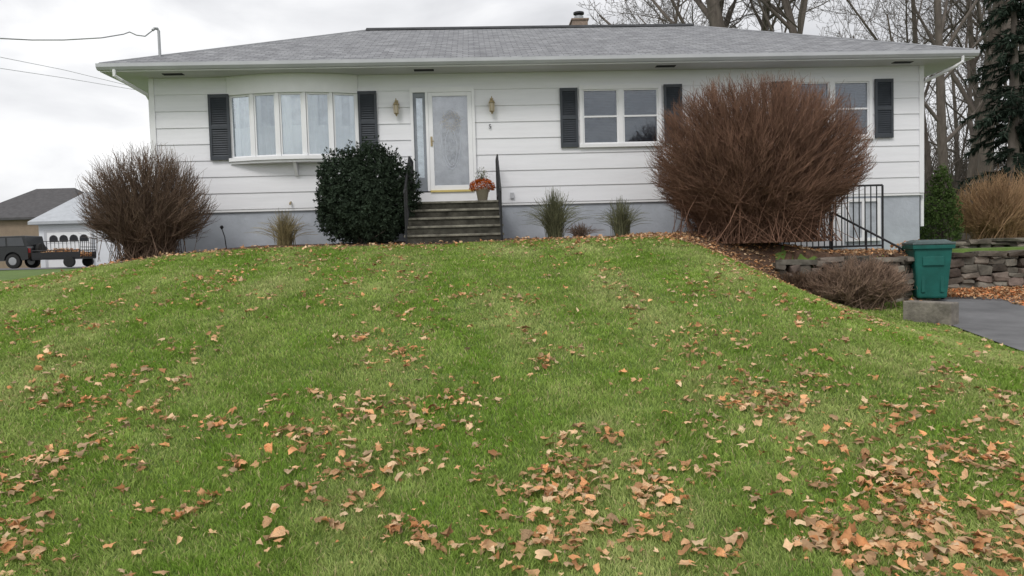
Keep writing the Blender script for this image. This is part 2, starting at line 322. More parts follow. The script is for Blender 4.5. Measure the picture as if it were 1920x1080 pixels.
# small broken fragments near existing leaves
AX=np.concatenate(LX);AY=np.concatenate(LY); pk=rng.integers(0,len(AX),5200); fx=AX[pk]+rng.normal(0,.16,5200); fy=AY[pk]+rng.normal(0,.22,5200); k=(fx<edge(fy))&(fy<15)
LX.append(fx[k]);LY.append(fy[k]);LH.append(rng.uniform(.01,.035,k.sum()))
LX=np.concatenate(LX);LY=np.concatenate(LY);LH=np.concatenate(LH)
sc=rng.uniform(.032,.07,len(LX)); sc[nb:]=rng.uniform(.012,.028,len(LX)-nb); RM=rotmats(len(LX),.42); LZ=H(LX,LY)+LH
inview=(np.abs(LX)<.66*LY)&(LY>3.75); idx=np.where(inview)[0]; idx=idx[np.argsort(-(sc/np.hypot(LX,LY))[idx])][:300]; sel=np.zeros(len(LX),bool); sel[idx]=True
pm=[]
for k,(V_,T_) in enumerate(protos):
    me=bpy.data.meshes.new('fallen_leaf'); me.from_pydata(V_.tolist(),[],T_.tolist()); me.materials.append(m_leaf); me.update(); pm.append(me)
for q,i in enumerate(idx):
    o=bpy.data.objects.new('fallen_leaf',pm[q%NP]); COL.objects.link(o)
    M4=Matrix([list(r__) for r__ in RM[i]]).to_4x4()
    o.matrix_world=Matrix.Translation((LX[i],LY[i],LZ[i]))@M4@Matrix.Scale(float(sc[i]),4)
    tag(o,'dry tan curled leaf lying loose on the foreground grass','leaf','fallen leaves on the foreground lawn')
def leaves_mesh(name,X,Y,Z,S,RMs,label,parent=None,mat_=None,cat='leaves'):
    n=len(X); va=rng.integers(0,NP,n); PV=np.stack([p[0] for p in protos])[va]; T0=protos[0][1]; nv=PV.shape[1]
    V=np.einsum('nij,nkj->nki',RMs,PV)*S[:,None,None]+np.stack([X,Y,Z],1)[:,None]
    T=(T0[None]+(np.arange(n)*nv)[:,None,None]).reshape(-1,3)
    o=np_mesh(name,V.reshape(-1,3),T,mat_ or m_leaf,parent)
    if label: tag(o,label,cat,kind='stuff')
    return o
ns=~sel
leaves_mesh('leaf_litter',LX[ns],LY[ns],LZ[ns],sc[ns],RM[ns],'tan leaf litter scattered over the lawn and along the planting bed')
n=7000; x=rng.uniform(7.6,13,n); y=12.3+2.6*rng.random(n)**.7; k=(y>12.6+ (x<8.5)*.9+.25*np.sin(x*2)+.2*np.sin(x*5)); x=x[k];y=y[k]
mound=.17*np.exp(-((y-14.2)/.8)**2)
leaves_mesh('leaf_pile',x,y,H(x,y)+.03+mound*rng.random(len(x))**.5,rng.uniform(.04,.065,len(x)),rotmats(len(x),.5),'orange brown leaf pile blown against the foot of the stone wall',None,m_pile)
# ---------------- house ----------------
PSI=R(2.7); O=P(290,300,15.4); O=Vector((O.x,O.y,1.8)); en=Vector((math.cos(PSI),math.sin(PSI),0)); nn=Vector((-math.sin(PSI),math.cos(PSI),0))
def W(px,py,off=0):
    d=ray(px,py); t=((O-CAM).dot(nn)-off)/d.dot(nn); p=CAM+d*t
    return (p-O).dot(en),p.z-1.8
house=empty('house',O,PSI,'long white single storey house with grey hip roof, dark shutters and bow window','house')
WD=W(1728,300)[0]; DEP=7.9
zs=(W(380,396)[1]+W(1000,382)[1]+W(1690,358)[1])/3; zt=(W(320,151)[1]+W(960,136)[1]+W(1700,120)[1])/3
OV=.65; uL=W(187,130,OV)[0]; uR=W(1828,97,OV)[0]
def rect(x0,x1,y0,y1,off=0):
    c=(y0+y1)/2; mx_=(x0+x1)/2
    return W(x0,c,off)[0],W(x1,c,off)[0],W(mx_,y1,off)[1],W(mx_,y0,off)[1]
bow=rect(433,670,178,297); dw=rect(1088,1238,164,272); rw=rect(1484,1632,151,259); dr=rect(774,889,171,358)
zl=W(850,377,1.0)[1]
opens=[bow,dw,rw,(dr[0],dr[1],zl-.05,dr[3])]
def siding(mb,length,opens,n=8):
    h=(zt-zs)/n
    for k in range(n):
        a=zs+k*h; b=a+h
        br=sorted(set([0,length]+[u for o in opens for u in o[:2] if 0<u<length]))
        for i in range(len(br)-1):
            u0,u1=br[i],br[i+1]; mid=(u0+u1)/2; iv=[(a,b)]
            for o in opens:
                if o[0]<mid<o[1]:
                    nv=[]
                    for p_,q_ in iv:
                        if o[3]<=p_ or o[2]>=q_: nv.append((p_,q_)); continue
                        if o[2]>p_: nv.append((p_,o[2]))
                        if o[3]<q_: nv.append((o[3],q_))
                    iv=nv
            for p_,q_ in iv:
                f=lambda z:-.024+.018*(z-a)/h
                y0,y1=f(p_),f(q_)
                mb.add([(u0,y0,p_),(u1,y0,p_),(u1,y1,q_),(u0,y1,q_)],[(0,1,2,3)])
                mb.add([(u0,.02,p_+.001),(u1,.02,p_+.001),(u1,y0,p_),(u0,y0,p_)],[(0,1,2,3)])
mb=MB(); siding(mb,WD,opens); mb.build('front_wall',m_siding,house)
def xform(mb,M): mb.v=[tuple(M@Vector(v)) for v in mb.v]
for (M_,ln,nm) in ((Matrix.Translation((0,DEP,0))@Matrix.Rotation(-math.pi/2,4,'Z'),DEP,'side_wall'),(Matrix.Translation((WD,0,0))@Matrix.Rotation(math.pi/2,4,'Z'),DEP,'side_wall'),(Matrix.Translation((WD,DEP,0))@Matrix.Rotation(math.pi,4,'Z'),WD,'rear_wall')):
    mb=MB(); siding(mb,ln,[]); xform(mb,M_); mb.build(nm,m_siding,house)
for u in (-.035,WD-.065):
    mb=MB(); mb.box(u,u+.1,-.036,.06,zs-.001,zt); mb.build('corner_trim',m_white,house)
mb=MB(); mb.box(-.03,WD+.03,-.012,.05,zs-.05,zs-.002); mb.build('base_trim',m_white,house)
mb=MB(); mb.box(.03,WD-.03,.03,DEP-.03,-1.4,zs-.01); mb.build('foundation',m_found,house)
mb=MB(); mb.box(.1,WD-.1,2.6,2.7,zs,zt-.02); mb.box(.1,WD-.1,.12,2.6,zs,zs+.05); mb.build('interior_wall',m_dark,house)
a=DEP/2; yr=a; ez=zt+.15
u1_,zr1=W(690,58,-yr); u2_,zr2=W(1295,47,-yr); zr=(zr1+zr2)/2
e=[(uL,-OV),(uR,-OV),(uR,DEP+OV),(uL,DEP+OV)]
me=bpy.data.meshes.new('roof'); V=[(x,y,ez) for x,y in e]+[(u1_,yr,zr),(u2_,yr,zr)]+[(x,y,ez-.03) for x,y in e]
Fc=[(0,1,5,4),(1,2,5),(2,3,4,5),(3,0,4),(0,6,7,1),(1,7,8,2),(2,8,9,3),(3,9,6,0)]
me.from_pydata(V,[],Fc); uvl=me.uv_layers.new(name='UVMap'); sl=math.hypot(a+OV,zr-ez)
for pi,p_ in enumerate(me.polygons):
    for li in p_.loop_indices:
        v=me.vertices[me.loops[li].vertex_index].co
        if pi in (1,3): uvl.data[li].uv=(v.y,(v.z-ez)/(zr-ez)*sl)
        else: uvl.data[li].uv=(v.x,(v.z-ez)/(zr-ez)*sl)
roof=link('roof',me,m_roof,house)
mb=MB(); mb.prism([(u1_-.05,zr-.03),(u2_+.05,zr-.03),(u2_+.02,zr+.022),(u1_-.02,zr+.022)],yr-.13,yr+.13); mb.build('ridge_vent',m_vent,roof)
m_hip=mat('hip_cap_mat',(.26,.265,.28),.9,.2,6)
for (c0,r0) in (((uL,-OV),(u1_,yr)),((uR,-OV),(u2_,yr)),((uL,DEP+OV),(u1_,yr)),((uR,DEP+OV),(u2_,yr))):
    mb=MB(); mb.tube([(c0[0],c0[1],ez-.01),(r0[0],r0[1],zr-.01)],.035,5); mb.build('hip_cap',m_hip,roof)
cu,cz0=W(1088,48,-4.9); 
mb=MB(); hh=W(1088,37,-4.9)[1]; hw=.21
mb.box(cu-hw,cu+hw,4.9,5.4,zr-.6,hh); mb.box(cu-hw-.03,cu+hw+.03,4.87,5.43,hh,hh+.04); ch=mb.build('chimney',m_brick,roof)
mb=MB(); mb.lathe([(.13,hh+.04),(.13,hh+.16),(.11,hh+.17)],(cu,5.15,0),12); mb.build('flue',m_metal,roof)
mb=MB(); mb.lathe([(.09,hh+.16),(.09,hh+.21),(.15,hh+.22),(.15,hh+.27),(.03,hh+.3)],(cu,5.15,0),12); mb.build('flue_cap',m_iron,roof)
mb=MB(); mb.box(uL+.02,uR-.02,-OV+.02,-.001,zt-.002,zt+.02); mb.box(uL+.02,-.001,0,DEP+OV,zt-.002,zt+.02); mb.box(WD+.001,uR-.02,0,DEP+OV,zt-.002,zt+.02); mb.box(0,WD,DEP,DEP+OV,zt-.002,zt+.02)
mb.box(0,WD,0,DEP,zt+.0,zt+.02)
mb.build('soffit',m_soffit,house)
mb=MB(); mb.box(uL,uR,-OV-.0,-OV+.018,zt-.01,ez-.032); mb.box(uL,uL+.018,-OV+.02,DEP+OV,zt-.01,ez-.032); mb.box(uR-.018,uR,-OV+.02,DEP+OV,zt-.01,ez-.032); mb.build('fascia',m_white,house)
mb=MB(); gp=[(-OV-.01,zt+.005),(-OV-.08,zt+.01),(-OV-.12,zt+.06),(-OV-.125,ez-.025),(-OV-.105,ez-.025),(-OV-.1,zt+.065),(-OV-.075,zt+.025),(-OV-.01,zt+.02)]
n=len(gp); V=[(uL-.02,y,z) for y,z in gp]+[(uR+.02,y,z) for y,z in gp]; mb.add(V,[(i,(i+1)%n,(i+1)%n+n,i+n) for i in range(n)]+[tuple(range(n)),tuple(range(2*n-1,n-1,-1))])
mb.build('gutter',m_gutter,house)
for s_,u0,u1 in ((1,uL+.3,-.07),(-1,uR-.3,WD+.07)):
    mb=MB(); mb.tube([(u0,-OV-.06,zt+.02),(u0,-OV-.06,zt-.1),(u0+s_*.08,-OV+.02,zt-.16),(u1,-.05,zt-.33),(u1,.1,zt-.42),(u1,.1,.1)],.035,6); mb.build('downspout',m_white,house)
for px,py in ((325,144),(795,135),(1248,126),(1692,111)):
    u,_=W(px,py,.35); mb=MB(); mb.box(u-.2,u+.2,-.42,-.28,zt-.012,zt-.003); mb.build('soffit_vent',m_dark,house)
def dh_window(r_,nm,curt=m_blind):
    u0,u1,z0,z1=r_; mb=MB(); w=.07
    mb.box(u0-.02,u1+.02,-.055,.08,z1-.04,z1+.05); mb.box(u0-.04,u1+.04,-.085,.08,z0-.045,z0+.03)
    mb.box(u0-.02,u0+w-.02,-.055,.08,z0+.03,z1-.04); mb.box(u1-w+.02,u1+.02,-.055,.08,z0+.03,z1-.04)
    c=(u0+u1)/2; mb.box(c-.05,c+.05,-.05,.08,z0+.03,z1-.04)
    o=mb.build(nm,m_white,house,bevel=.004)
    for a_,b_ in ((u0+w-.02,c-.05),(c+.05,u1-w+.02)):
        mb=MB(); mb.box(a_,a_+.03,-.03,.05,z0+.03,z1-.04); mb.box(b_-.03,b_,-.03,.05,z0+.03,z1-.04)
        mid=(z0+z1)/2-.0; mb.box(a_+.03,b_-.03,-.032,.05,mid-.018,mid+.018); mb.box(a_+.03,b_-.03,-.028,.05,z0+.03,z0+.06); mb.box(a_+.03,b_-.03,-.028,.05,z1-.065,z1-.04)
        mb.build('sash',m_white,o)
        for q0,q1 in ((z0+.06,mid-.018),(mid+.018,z1-.065)):
            mb=MB(); mb.box(a_+.03,b_-.03,0.0,.006,q0,q1); mb.build('pane',m_glass,o)
        mb=MB(); N_=34
        for i in range(N_):
            z=z0+.05+(z1-z0-.12)*i/N_; mb.add([(a_,.10,z),(b_,.10,z),(b_,.125,z+(z1-z0)/N_*.9),(a_,.125,z+(z1-z0)/N_*.9)],[(0,1,2,3)])
        mb.build('blind',curt,o)
    return o
dh_window(dw,'window'); dh_window(rw,'window')
def shutter(px0,px1,py0,py1):
    u0,u1,z0,z1=rect(px0,px1,py0,py1); mb=MB(); y0,y1=-.075,-.036; s=.05
    mb.box(u0,u0+s,y0,y1,z0,z1); mb.box(u1-s,u1,y0,y1,z0,z1)
    zm=(z0+z1)/2
    for a_,b_ in ((z0,z0+.08),(zm-.035,zm+.035),(z1-.07,z1)): mb.box(u0+s,u1-s,y0+.002,y1,a_,b_)
    for a_,b_ in ((z0+.08,zm-.035),(zm+.035,z1-.07)):
        n=int((b_-a_)/.045)
        for i in range(n):
            z=a_+(b_-a_)*i/n; hh_=(b_-a_)/n
            mb.add([(u0+s,y0+.006,z),(u1-s,y0+.006,z),(u1-s,y1-.006,z+hh_*1.05),(u0+s,y1-.006,z+hh_*1.05)],[(0,1,2,3)])
    mb.box(u0+.01,u1-.01,y1-.004,y1+.002,z0+.01,z1-.01)
    mb.build('shutter',m_shut,house)
shutter(394,433,178,301); shutter(673,708,172,288); shutter(1050,1083,166,277); shutter(1244,1278,159,268); shutter(1638,1672,149,259); shutter(1446,1480,154,262)
# bow window
u0,u1,z0,z1=bow; uc=(u0+u1)/2; hw=(u1-u0)/2+.02; pr=.24
Rd=(hw*hw+pr*pr)/(2*pr); th=math.asin(hw/Rd)
def arc(k,n=5,off=0): 
    t=-th+2*th*k/n; r_=Rd+off; return Vector((uc+r_*math.sin(t),-(r_*math.cos(t)-(Rd-pr)),0))
bw=MB(); pts=[arc(k) for k in range(6)]
head=[(arc(k,20,.05).x,arc(k,20,.05).y) for k in range(21)]; 
bw.slab([(head[0][0],.05)]+head+[(head[-1][0],.05)],z1,zt-.004)
sill=[(arc(k,5,.08).x,arc(k,5,.08).y) for k in range(6)]; bw.slab([(sill[0][0],.05)]+sill+[(sill[-1][0],.05)],z0-.05,z0+.02)
sill=[(arc(k,5,.04).x,arc(k,5,.04).y) for k in range(6)]; bw.slab([(sill[0][0],.05)]+sill+[(sill[-1][0],.05)],z0-.1,z0-.052)
bwo=bw.build('bow_window',m_white,house)
ub=W(557,310)[0]; mb=MB(); mb.add([(ub+dx,y,z) for dx in (-.03,.03) for y,z in ((-.03,z0-.1),(-.03,z0-.36),(-.07,z0-.36),(-.24,z0-.1))],[(0,1,2,3),(7,6,5,4),(0,4,5,1),(1,5,6,2),(2,6,7,3),(3,7,4,0)]); mb.build('bracket',m_white,bwo)
for k in range(6):
    mb=MB(); p_=pts[k]; mb.box(p_.x-.035,p_.x+.035,p_.y-.03,p_.y+.05,z0+.02,z1); mb.build('mullion',m_white,bwo)
for k in range(5):
    A,B=pts[k],pts[k+1]; d=(B-A); L_=d.length; Mx=Matrix.Translation(A)@Matrix.Rotation(math.atan2(d.y,d.x),4,'Z')
    mb=MB()
    for bx in ((.04,.07,z0+.02,z1),(L_-.07,L_-.04,z0+.02,z1),(.07,L_-.07,z0+.02,z0+.055),(.07,L_-.07,z1-.04,z1)): mb.box(bx[0],bx[1],-.008,.035,bx[2],bx[3],Mx)
    mb.build('sash',m_white,bwo)
    mb=MB(); mb.box(.07,L_-.07,.012,.018,z0+.055,z1-.04,Mx); mb.build('pane',m_glassr,bwo)
def curtain(nm,zA,zB,off,amp,mt,t0=0,t1=1,fr=90):
    V=[];n=500
    for i in range(n+1):
        s=t0+(t1-t0)*i/n; p_=arc(s*5,5,-off+amp*math.sin(s*fr+2*math.sin(s*17))); V+=[(p_.x,p_.y,zA),(p_.x,p_.y,zB)]
    mb=MB(); mb.add(V,[(2*i,2*i+2,2*i+3,2*i+1) for i in range(n)]); mb.build(nm,mt,bwo)
zc=z0+(z1-z0)*.5
curtain('cafe_curtain',z0+.03,zc,.075,.012,m_curt,.02,.98,120)
curtain('sheer_curtain',zc-.15,z1-.02,.13,.025,m_curtg,.02,.98,90)
for a_,b_ in ((.04,.08),(.22,.26),(.42,.5),(.62,.7),(.8,.88),(.94,.98)): curtain('side_curtain',z0+.03,z1-.02,.05,.008,m_curt,a_,b_,170)
# door unit
d0=W(803,265)[0]; d1=W(887,265)[0]; du0,du1,dz0,dz1=dr
mb=MB()
mb.box(du0-.03,du1+.03,-.07,.1,dz1-.03,dz1+.07); mb.box(du0-.03,du0+.03,-.07,.1,dz0,dz1-.03); mb.box(du1-.03,du1+.03,-.07,.1,dz0,dz1-.03); mb.box(d0-.035,d0+.02,-.068,.1,dz0,dz1-.03)
mb.box(du0-.03,du1+.03,-.06,.1,zl-.05,dz0-.03)
door=mb.build('door_frame',m_white,house)
mb=MB(); mb.box(d0+.02,du1-.03,-.09,.05,dz0-.03,dz0+.01); mb.build('threshold',mat('brass_sill',(.6,.48,.18),.4,.1,5),door)
sg=mat('sidelight_grey',(.24,.26,.29),.6,.1,5)
a_,b_=du0+.03,d0-.035; 
mb=MB(); mb.box(a_,a_+.06,-.03,.04,dz0,dz1-.03); mb.box(b_-.06,b_,-.03,.04,dz0,dz1-.03); mb.box(a_+.06,b_-.06,-.028,.04,dz0,dz0+.28); mb.box(a_+.06,b_-.06,-.028,.04,dz1-.13,dz1-.03); sdl=mb.build('sidelight',sg,house)
mb=MB(); mb.box(a_+.06,b_-.06,0,.006,dz0+.28,dz1-.13); mb.build('pane',m_glassr,sdl)
mb=MB(); mb.box(a_+.06,b_-.06,.04,.05,dz0+.28,dz1-.13); mb.build('sheer_panel',mat('sheer_panel_mat',(.6,.6,.6),.9,.4,7),sdl)
s0,s1,t0,t1=d0+.022,du1-.032,dz0+.012,dz1-.032
mb=MB(); mb.box(s0,s0+.09,-.06,-.02,t0,t1); mb.box(s1-.09,s1,-.06,-.02,t0,t1); mb.box(s0+.09,s1-.09,-.058,-.02,t0,t0+.1); mb.box(s0+.09,s1-.09,-.058,-.02,t1-.08,t1)
sd=mb.build('storm_door',m_white,house,bevel=.005)
mb=MB(); mb.box(s0+.09,s1-.09,-.04,-.034,t0+.1,t1-.08); mb.build('pane',m_glassd,sd)
mb=MB(); zz=(t0+t1)/2; mb.box(s0+.03,s0+.07,-.075,-.06,zz-.1,zz+.1); mb.tube([(s0+.05,-.075,zz),(s0+.05,-.1,zz),(s0+.1,-.105,zz)],.01,6); mb.build('handle',m_brass,sd)
mb=MB(); mb.box(s0,s1,.03,.07,t0,t1)
idr=mb.build('inner_door',mat('inner_door_mat',(.74,.74,.74),.5,.2,5),house)
dc=(s0+s1)/2; mb=MB()
def oval(cx,cz,rx,rz,y,n=40): return [(cx+rx*math.cos(2*math.pi*i/n),y,cz+rz*math.sin(2*math.pi*i/n)) for i in range(n+1)]
mb.tube(oval(dc,zz+.05,.2,.62,.02),.022,6); mb.tube(oval(dc,zz-.12,.12,.38,.018),.014,5); mb.build('oval_trim',m_white,idr)
mb=MB(); q=oval(dc,zz+.05,.19,.6,.026)[:-1]; mb.add(q,[tuple(range(len(q)))]); mb.build('oval_glass',mat('leaded_glass',(.4,.41,.42),.2,.6,14,bump=.6,bscale=25),idr)
wr=empty('door_wreath',O+en*(dc+.02)+nn*(-.005)+Vector((0,0,zz+.42)),PSI,'pale gold floral wreath hanging behind the storm door glass','wreath')
n=600; t_=rng.uniform(0,2*np.pi,n); rd=.14+rng.normal(0,.04,n)
leaves_mesh('wreath_bloom',rd*np.cos(t_),np.full(n,-.0)+rng.normal(0,.01,n)-.0,rd*np.sin(t_),rng.uniform(.015,.027,n),rotmats(n,1.5),None,wr,mat('wreath_bloom_mat',(.62,.52,.32),.8,.4,20,island=.5))
def sconce(px,py,):
    u,z=W(px,py,.1); mb=MB(); mb.box(u-.035,u+.035,-.05,-.03,z-.02,z+.14); mb.tube([(u,-.05,z+.11),(u,-.1,z+.16),(u,-.13,z+.13)],.008,6)
    mb.lathe([(.012,z-.2),(.02,z-.17),(.045,z-.15),(.055,z-.14)],(u,-.13,0),8); mb.lathe([(.07,z+.03),(.05,z+.07),(.02,z+.1),(.012,z+.14),(.004,z+.17)],(u,-.13,0),8)
    for k in range(6):
        t=k*math.pi/3; mb.tube([(u+.05*math.cos(t),-.13+.05*math.sin(t),z-.14),(u+.065*math.cos(t),-.13+.065*math.sin(t),z+.03)],.005,4)
    o=mb.build('wall_lantern',m_brass,house)
    mb=MB(); mb.lathe([(.04,z-.138),(.052,z+.028)],(u,-.13,0),8); mb.build('lantern_glass',mat('lantern_glass_mat',(.45,.4,.3),.2,.1,10),o)
sconce(743,200); sconce(922,196)
cu_=bpy.data.curves.new('t','FONT'); cu_.body='5'; cu_.size=.13; cu_.extrude=.004; to=bpy.data.objects.new('t',cu_); COL.objects.link(to); bpy.context.view_layer.update()
me=bpy.data.meshes.new_from_object(to.evaluated_get(bpy.context.evaluated_depsgraph_get())); bpy.data.objects.remove(to)
no_=link('house_number',me,m_iron,house); u,z=W(916,241,.04); no_.location=(u,-.04,z); no_.rotation_euler=(math.pi/2,0,0)
mb=MB(); u,z=W(960,367); mb.box(u-.04,u+.04,-.06,-.02,z-.06,z+.06); mb.build('outlet_box',m_gutter,house)
mb=MB(); u,z=W(546,379); mb.tube([(u,-.02,z),(u,-.1,z-.02),(u,-.11,z-.06)],.018,6); mb.build('hose_tap',m_brass,house)
u0,u1,z0,z1=rect(1585,1650,372,452)
mb=MB()
for b_ in ((u0,u0+.07,z0,z1),(u1-.07,u1,z0,z1),(u0+.07,u1-.07,z1-.07,z1),(u0+.07,u1-.07,z0,z0+.07),((u0+u1)/2-.03,(u0+u1)/2+.03,z0+.07,z1-.07)): mb.box(b_[0],b_[1],-.03,.06,b_[2],b_[3])
bo=mb.build('basement_window',m_white,house)
mb=MB(); mb.box(u0+.07,u1-.07,.005,.02,z0+.07,z1-.07); mb.build('pane',mat('basement_pane',(.4,.43,.47),.1,.3,4),bo)
mb=MB(); u0_=W(1480,400)[0]; mb.box(u0_,u0-.04,-.02,.06,z0-.1,z1+.02); mb.build('basement_panel',m_white,house)
mb=MB(); mu,mz=W(300,108,-.15); _,mz2=W(298,55,-.15)
mb.tube([(mu,.15,zt),(mu,.15,mz2-.03),(mu-.02,.14,mz2+.01),(mu-.07,.12,mz2+.01),(mu-.1,.1,mz2-.03)],[.028,.028,.03,.03,.03],8); mb.build('service_mast',m_metal,house)
def wire(pts,r_,label,group=None):
    out=[]; n=len(pts)
    for i in range(n-1):
        A=Vector(pts[i]);B=Vector(pts[i+1])
        for k in range(8): out.append(A.lerp(B,k/8))
    out.append(Vector(pts[-1])); mb=MB(); mb.tube(out,r_,5); o=mb.build('overhead_cable',m_metal); tag(o,label,'cable',group)
wp=[P(290,54,15.55),P(272,68,15.5),P(256,66,15.5),P(243,60,15.5),P(232,64,15.45),P(190,71,15.2),P(120,75,15),P(60,75,14.8),P(0,72,14.5),P(-400,40,13)]
wire(wp,.013,'twisted service cable running left from the mast at the roof corner')
wire([P(-200,62,30),P(0,107,38),P(120,131,43),P(260,165,50)],.014,'thin distant cable in the left sky, upper of the two')
wire([P(-200,95,30),P(0,128,38),P(120,146,43),P(300,176,50)],.014,'thin distant cable in the left sky, lower of the two')
# ---------------- steps ----------------
su0=W(766,420,1.3)[0]; su1=W(940,420,1.3)[0]
steps=empty('front_steps',O+en*((su0+su1)/2),PSI,'dark weathered stone front steps with black iron railings below the door','steps')
hwS=(su1-su0)/2; ztop=zl; rise=(ztop+.02)/5
for k in range(5):
    z1=ztop-k*rise; yf=-1.0-k*.27; 
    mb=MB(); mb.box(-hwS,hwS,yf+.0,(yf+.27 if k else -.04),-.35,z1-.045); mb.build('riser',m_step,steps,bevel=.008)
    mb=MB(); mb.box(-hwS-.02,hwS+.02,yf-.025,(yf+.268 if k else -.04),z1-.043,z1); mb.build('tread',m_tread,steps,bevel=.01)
for s in (-1,1):
    x=s*(hwS-.03); mb=MB(); yb=-1.0-4*.27; hr=.88
    mb.tube([(x,-.2,zl),(x,-.2,zl+hr)],.018,6); mb.tube([(x,-1.0,zl-.03),(x,-1.0,zl+hr)],.018,6); mb.tube([(x,yb-.1,-.02),(x,yb-.1,.08+hr)],.022,6)
    for d in (0,-.75):
        mb.tube([(x,-.2,zl+hr+d),(x,-1.0,zl+hr+d),(x,yb-.1,.08+hr+d)],.018,6)
    for i in range(1,7): y=-.2-.8*i/7; mb.tube([(x,y,zl+hr-.75),(x,y,zl+hr)],.008,4)
    for i in range(1,9):
        t=i/9; y=-1.0+(yb-.1+1.0)*t; zz_=zl+hr+(.08-zl)*t; mb.tube([(x,y,zz_-.75),(x,y,zz_)],.008,4)
    mb.tube([(x,yb-.1,.08+hr),(x,yb-.2,.06+hr),(x,yb-.22,hr)],.018,6)
    mb.build('railing',m_iron,steps)
pu,_=W(905,375,.8); fp=empty('flower_pot',O+en*pu-nn*.8+Vector((0,0,zl)),0,'beige pot of rust orange mums standing on the top step','flower pot')
mb=MB(); mb.lathe([(.09,0),(.13,.2),(.15,.205),(.15,.25),(.135,.25),(.13,.22)],n=20); mb.build('pot',mat('pot_mat',(.5,.44,.36),.8,.1,6),fp,smooth=True)
def dome_leaves(n,rx,rz,z0,s0,s1,nm,mt,par,low=.0,kmin=.75):
    t=rng.uniform(0,2*np.pi,n); c=rng.uniform(low,1,n); q=np.sqrt(1-c*c); k=rng.uniform(kmin,1.05,n)
    leaves_mesh(nm,rx*q*k*np.cos(t),rx*q*k*np.sin(t),z0+rz*c*k,rng.uniform(s0,s1,n),rotmats(n,.9),None,par,mt)
dome_leaves(1700,.25,.16,.28,.014,.027,'orange_blooms',mat('orange_mum',(.42,.095,.015),.9,.3,20,island=.45,spec=.02),fp,-.5)
dome_leaves(600,.15,.24,.44,.01,.02,'grey_green_foliage',mat('pale_foliage_mat',(.2,.21,.14),.9,.35,20,island=.5,spec=.05),fp,-.3,.1)
# ---------------- shrubs ----------------
def twig_shrub(px,Y,w,h,nst,ntw,mt,label,r0=.008,r1=.0032,base=.25,depth=None,tw_len=.5,lump_=.06,spike=.05,low=-.35,pw=2.0,upb=.3):
    c=P(px,450,Y); X=c.x; root=empty('bare_shrub',(X,Y,gz(X,Y)),0,label,'shrub'); rg=np.random.default_rng(int(px))
    dep=(depth or w*.8)/2; hw=w/2
    t=rg.uniform(0,2*np.pi,nst); cz=rg.uniform(low,1,nst)
    D0=np.stack([np.sqrt(1-cz*cz)*np.cos(t),np.sqrt(1-cz*cz)*np.sin(t),cz],1); nrm_=(np.abs(D0)**pw).sum(1)**(1/pw); D0/=nrm_[:,None]
    fr=.93*(1-.25*rg.random(nst)**2)*(1+lump_*np.sin(t*3+cz*5+px)+lump_*.6*np.sin(t*7-cz*9))
    und=np.where(cz<0,1+cz*.9,1)
    E=np.stack([hw*D0[:,0]*fr*und,dep*D0[:,1]*fr*und,h*(.36+.64*D0[:,2]*fr)],1); E[:,2]=np.maximum(E[:,2],.1)
    B=np.stack([rg.normal(0,base*hw,nst),rg.normal(0,base*dep,nst),np.zeros(nst)-.03],1)
    K=6; s=np.linspace(0,1,K); Pp=B[:,None]+(E-B)[:,None]*s[None,:,None]; Pp[:,:,2]+=(np.sin(s*np.pi)*.05*h)[None]; Pp[:,1:]+=rg.normal(0,.006*w,(nst,K-1,3))
    Rr=np.linspace(r0,r1,K)[None]*rg.uniform(.7,1.3,(nst,1)); V,T=np_tubes(Pp,Rr,3); np_mesh('stems',V,T,mt,root)
    i=rg.integers(0,nst,ntw); u=(.3+.7*rg.random(ntw)**.75)*(K-1.001); a_=np.floor(u).astype(int); f=(u-a_)[:,None]
    S=Pp[i,a_]*(1-f)+Pp[i,a_+1]*f; D=(Pp[i,a_+1]-Pp[i,a_]); D/=np.linalg.norm(D,axis=1,keepdims=True)+1e-9
    D=D+rg.normal(0,.36,(ntw,3)); D[:,2]+=upb; D/=np.linalg.norm(D,axis=1,keepdims=True)
    L_=rg.uniform(.35,1,ntw)*tw_len; Kt=4; st=np.linspace(0,1,Kt); Q=S[:,None]+D[:,None]*(L_[:,None,None]*st[None,:,None]); Q[:,1:]+=rg.normal(0,.014,(ntw,Kt-1,3)); Q[:,:,2]+=.03*(st**2)[None]
    zr_=Q[:,-1,2]-h*.36; zs_=np.where(zr_>0,h*.64,h*.5)
    m_=(np.abs(Q[:,-1,0]/hw)**pw+np.abs(Q[:,-1,1]/dep)**pw+np.abs(zr_/zs_)**pw)**(1/pw)<1.0+rg.normal(0,spike,ntw); m_&=Q[:,-1,2]>.05; Q=Q[m_]
    V,T=np_tubes(Q,np.linspace(r1*1.1,r1*.6,Kt)[None]*np.ones((len(Q),1)),3); np_mesh('twigs',V,T,mt,root)
    return root
twig_shrub(1421,14.05,4.2,3.13,3200,48000,m_twigred,'huge rounded red brown leafless bush in front of the right windows',r0=.0075,r1=.0034,tw_len=.32,depth=2.7,spike=.02,lump_=.02,low=-.5,pw=2.7)
twig_shrub(277,14.1,2.6,2.2,850,9500,m_twiggrey,'leafless brown rounded shrub at the left house corner',r0=.007,r1=.0034,base=.2,tw_len=.45,depth=2.0,spike=.08,upb=.4)
twig_shrub(1605,12.75,1.95,.92,550,7500,mat('dried_flower_twig',(.27,.185,.135),.9,.3,3,island=.4),'low brown dried shrub below the stone retaining wall',r0=.005,r1=.004,tw_len=.2,depth=1.3,lump_=.1)
twig_shrub(1500,13.1,1.3,.42,220,2600,mat('bed_brush_twig',(.14,.09,.06),.9,.3,3,island=.4),'low tangle of dark dead brush at the bed edge below the huge bush',r0=.005,r1=.004,tw_len=.18,depth=.7,lump_=.1)
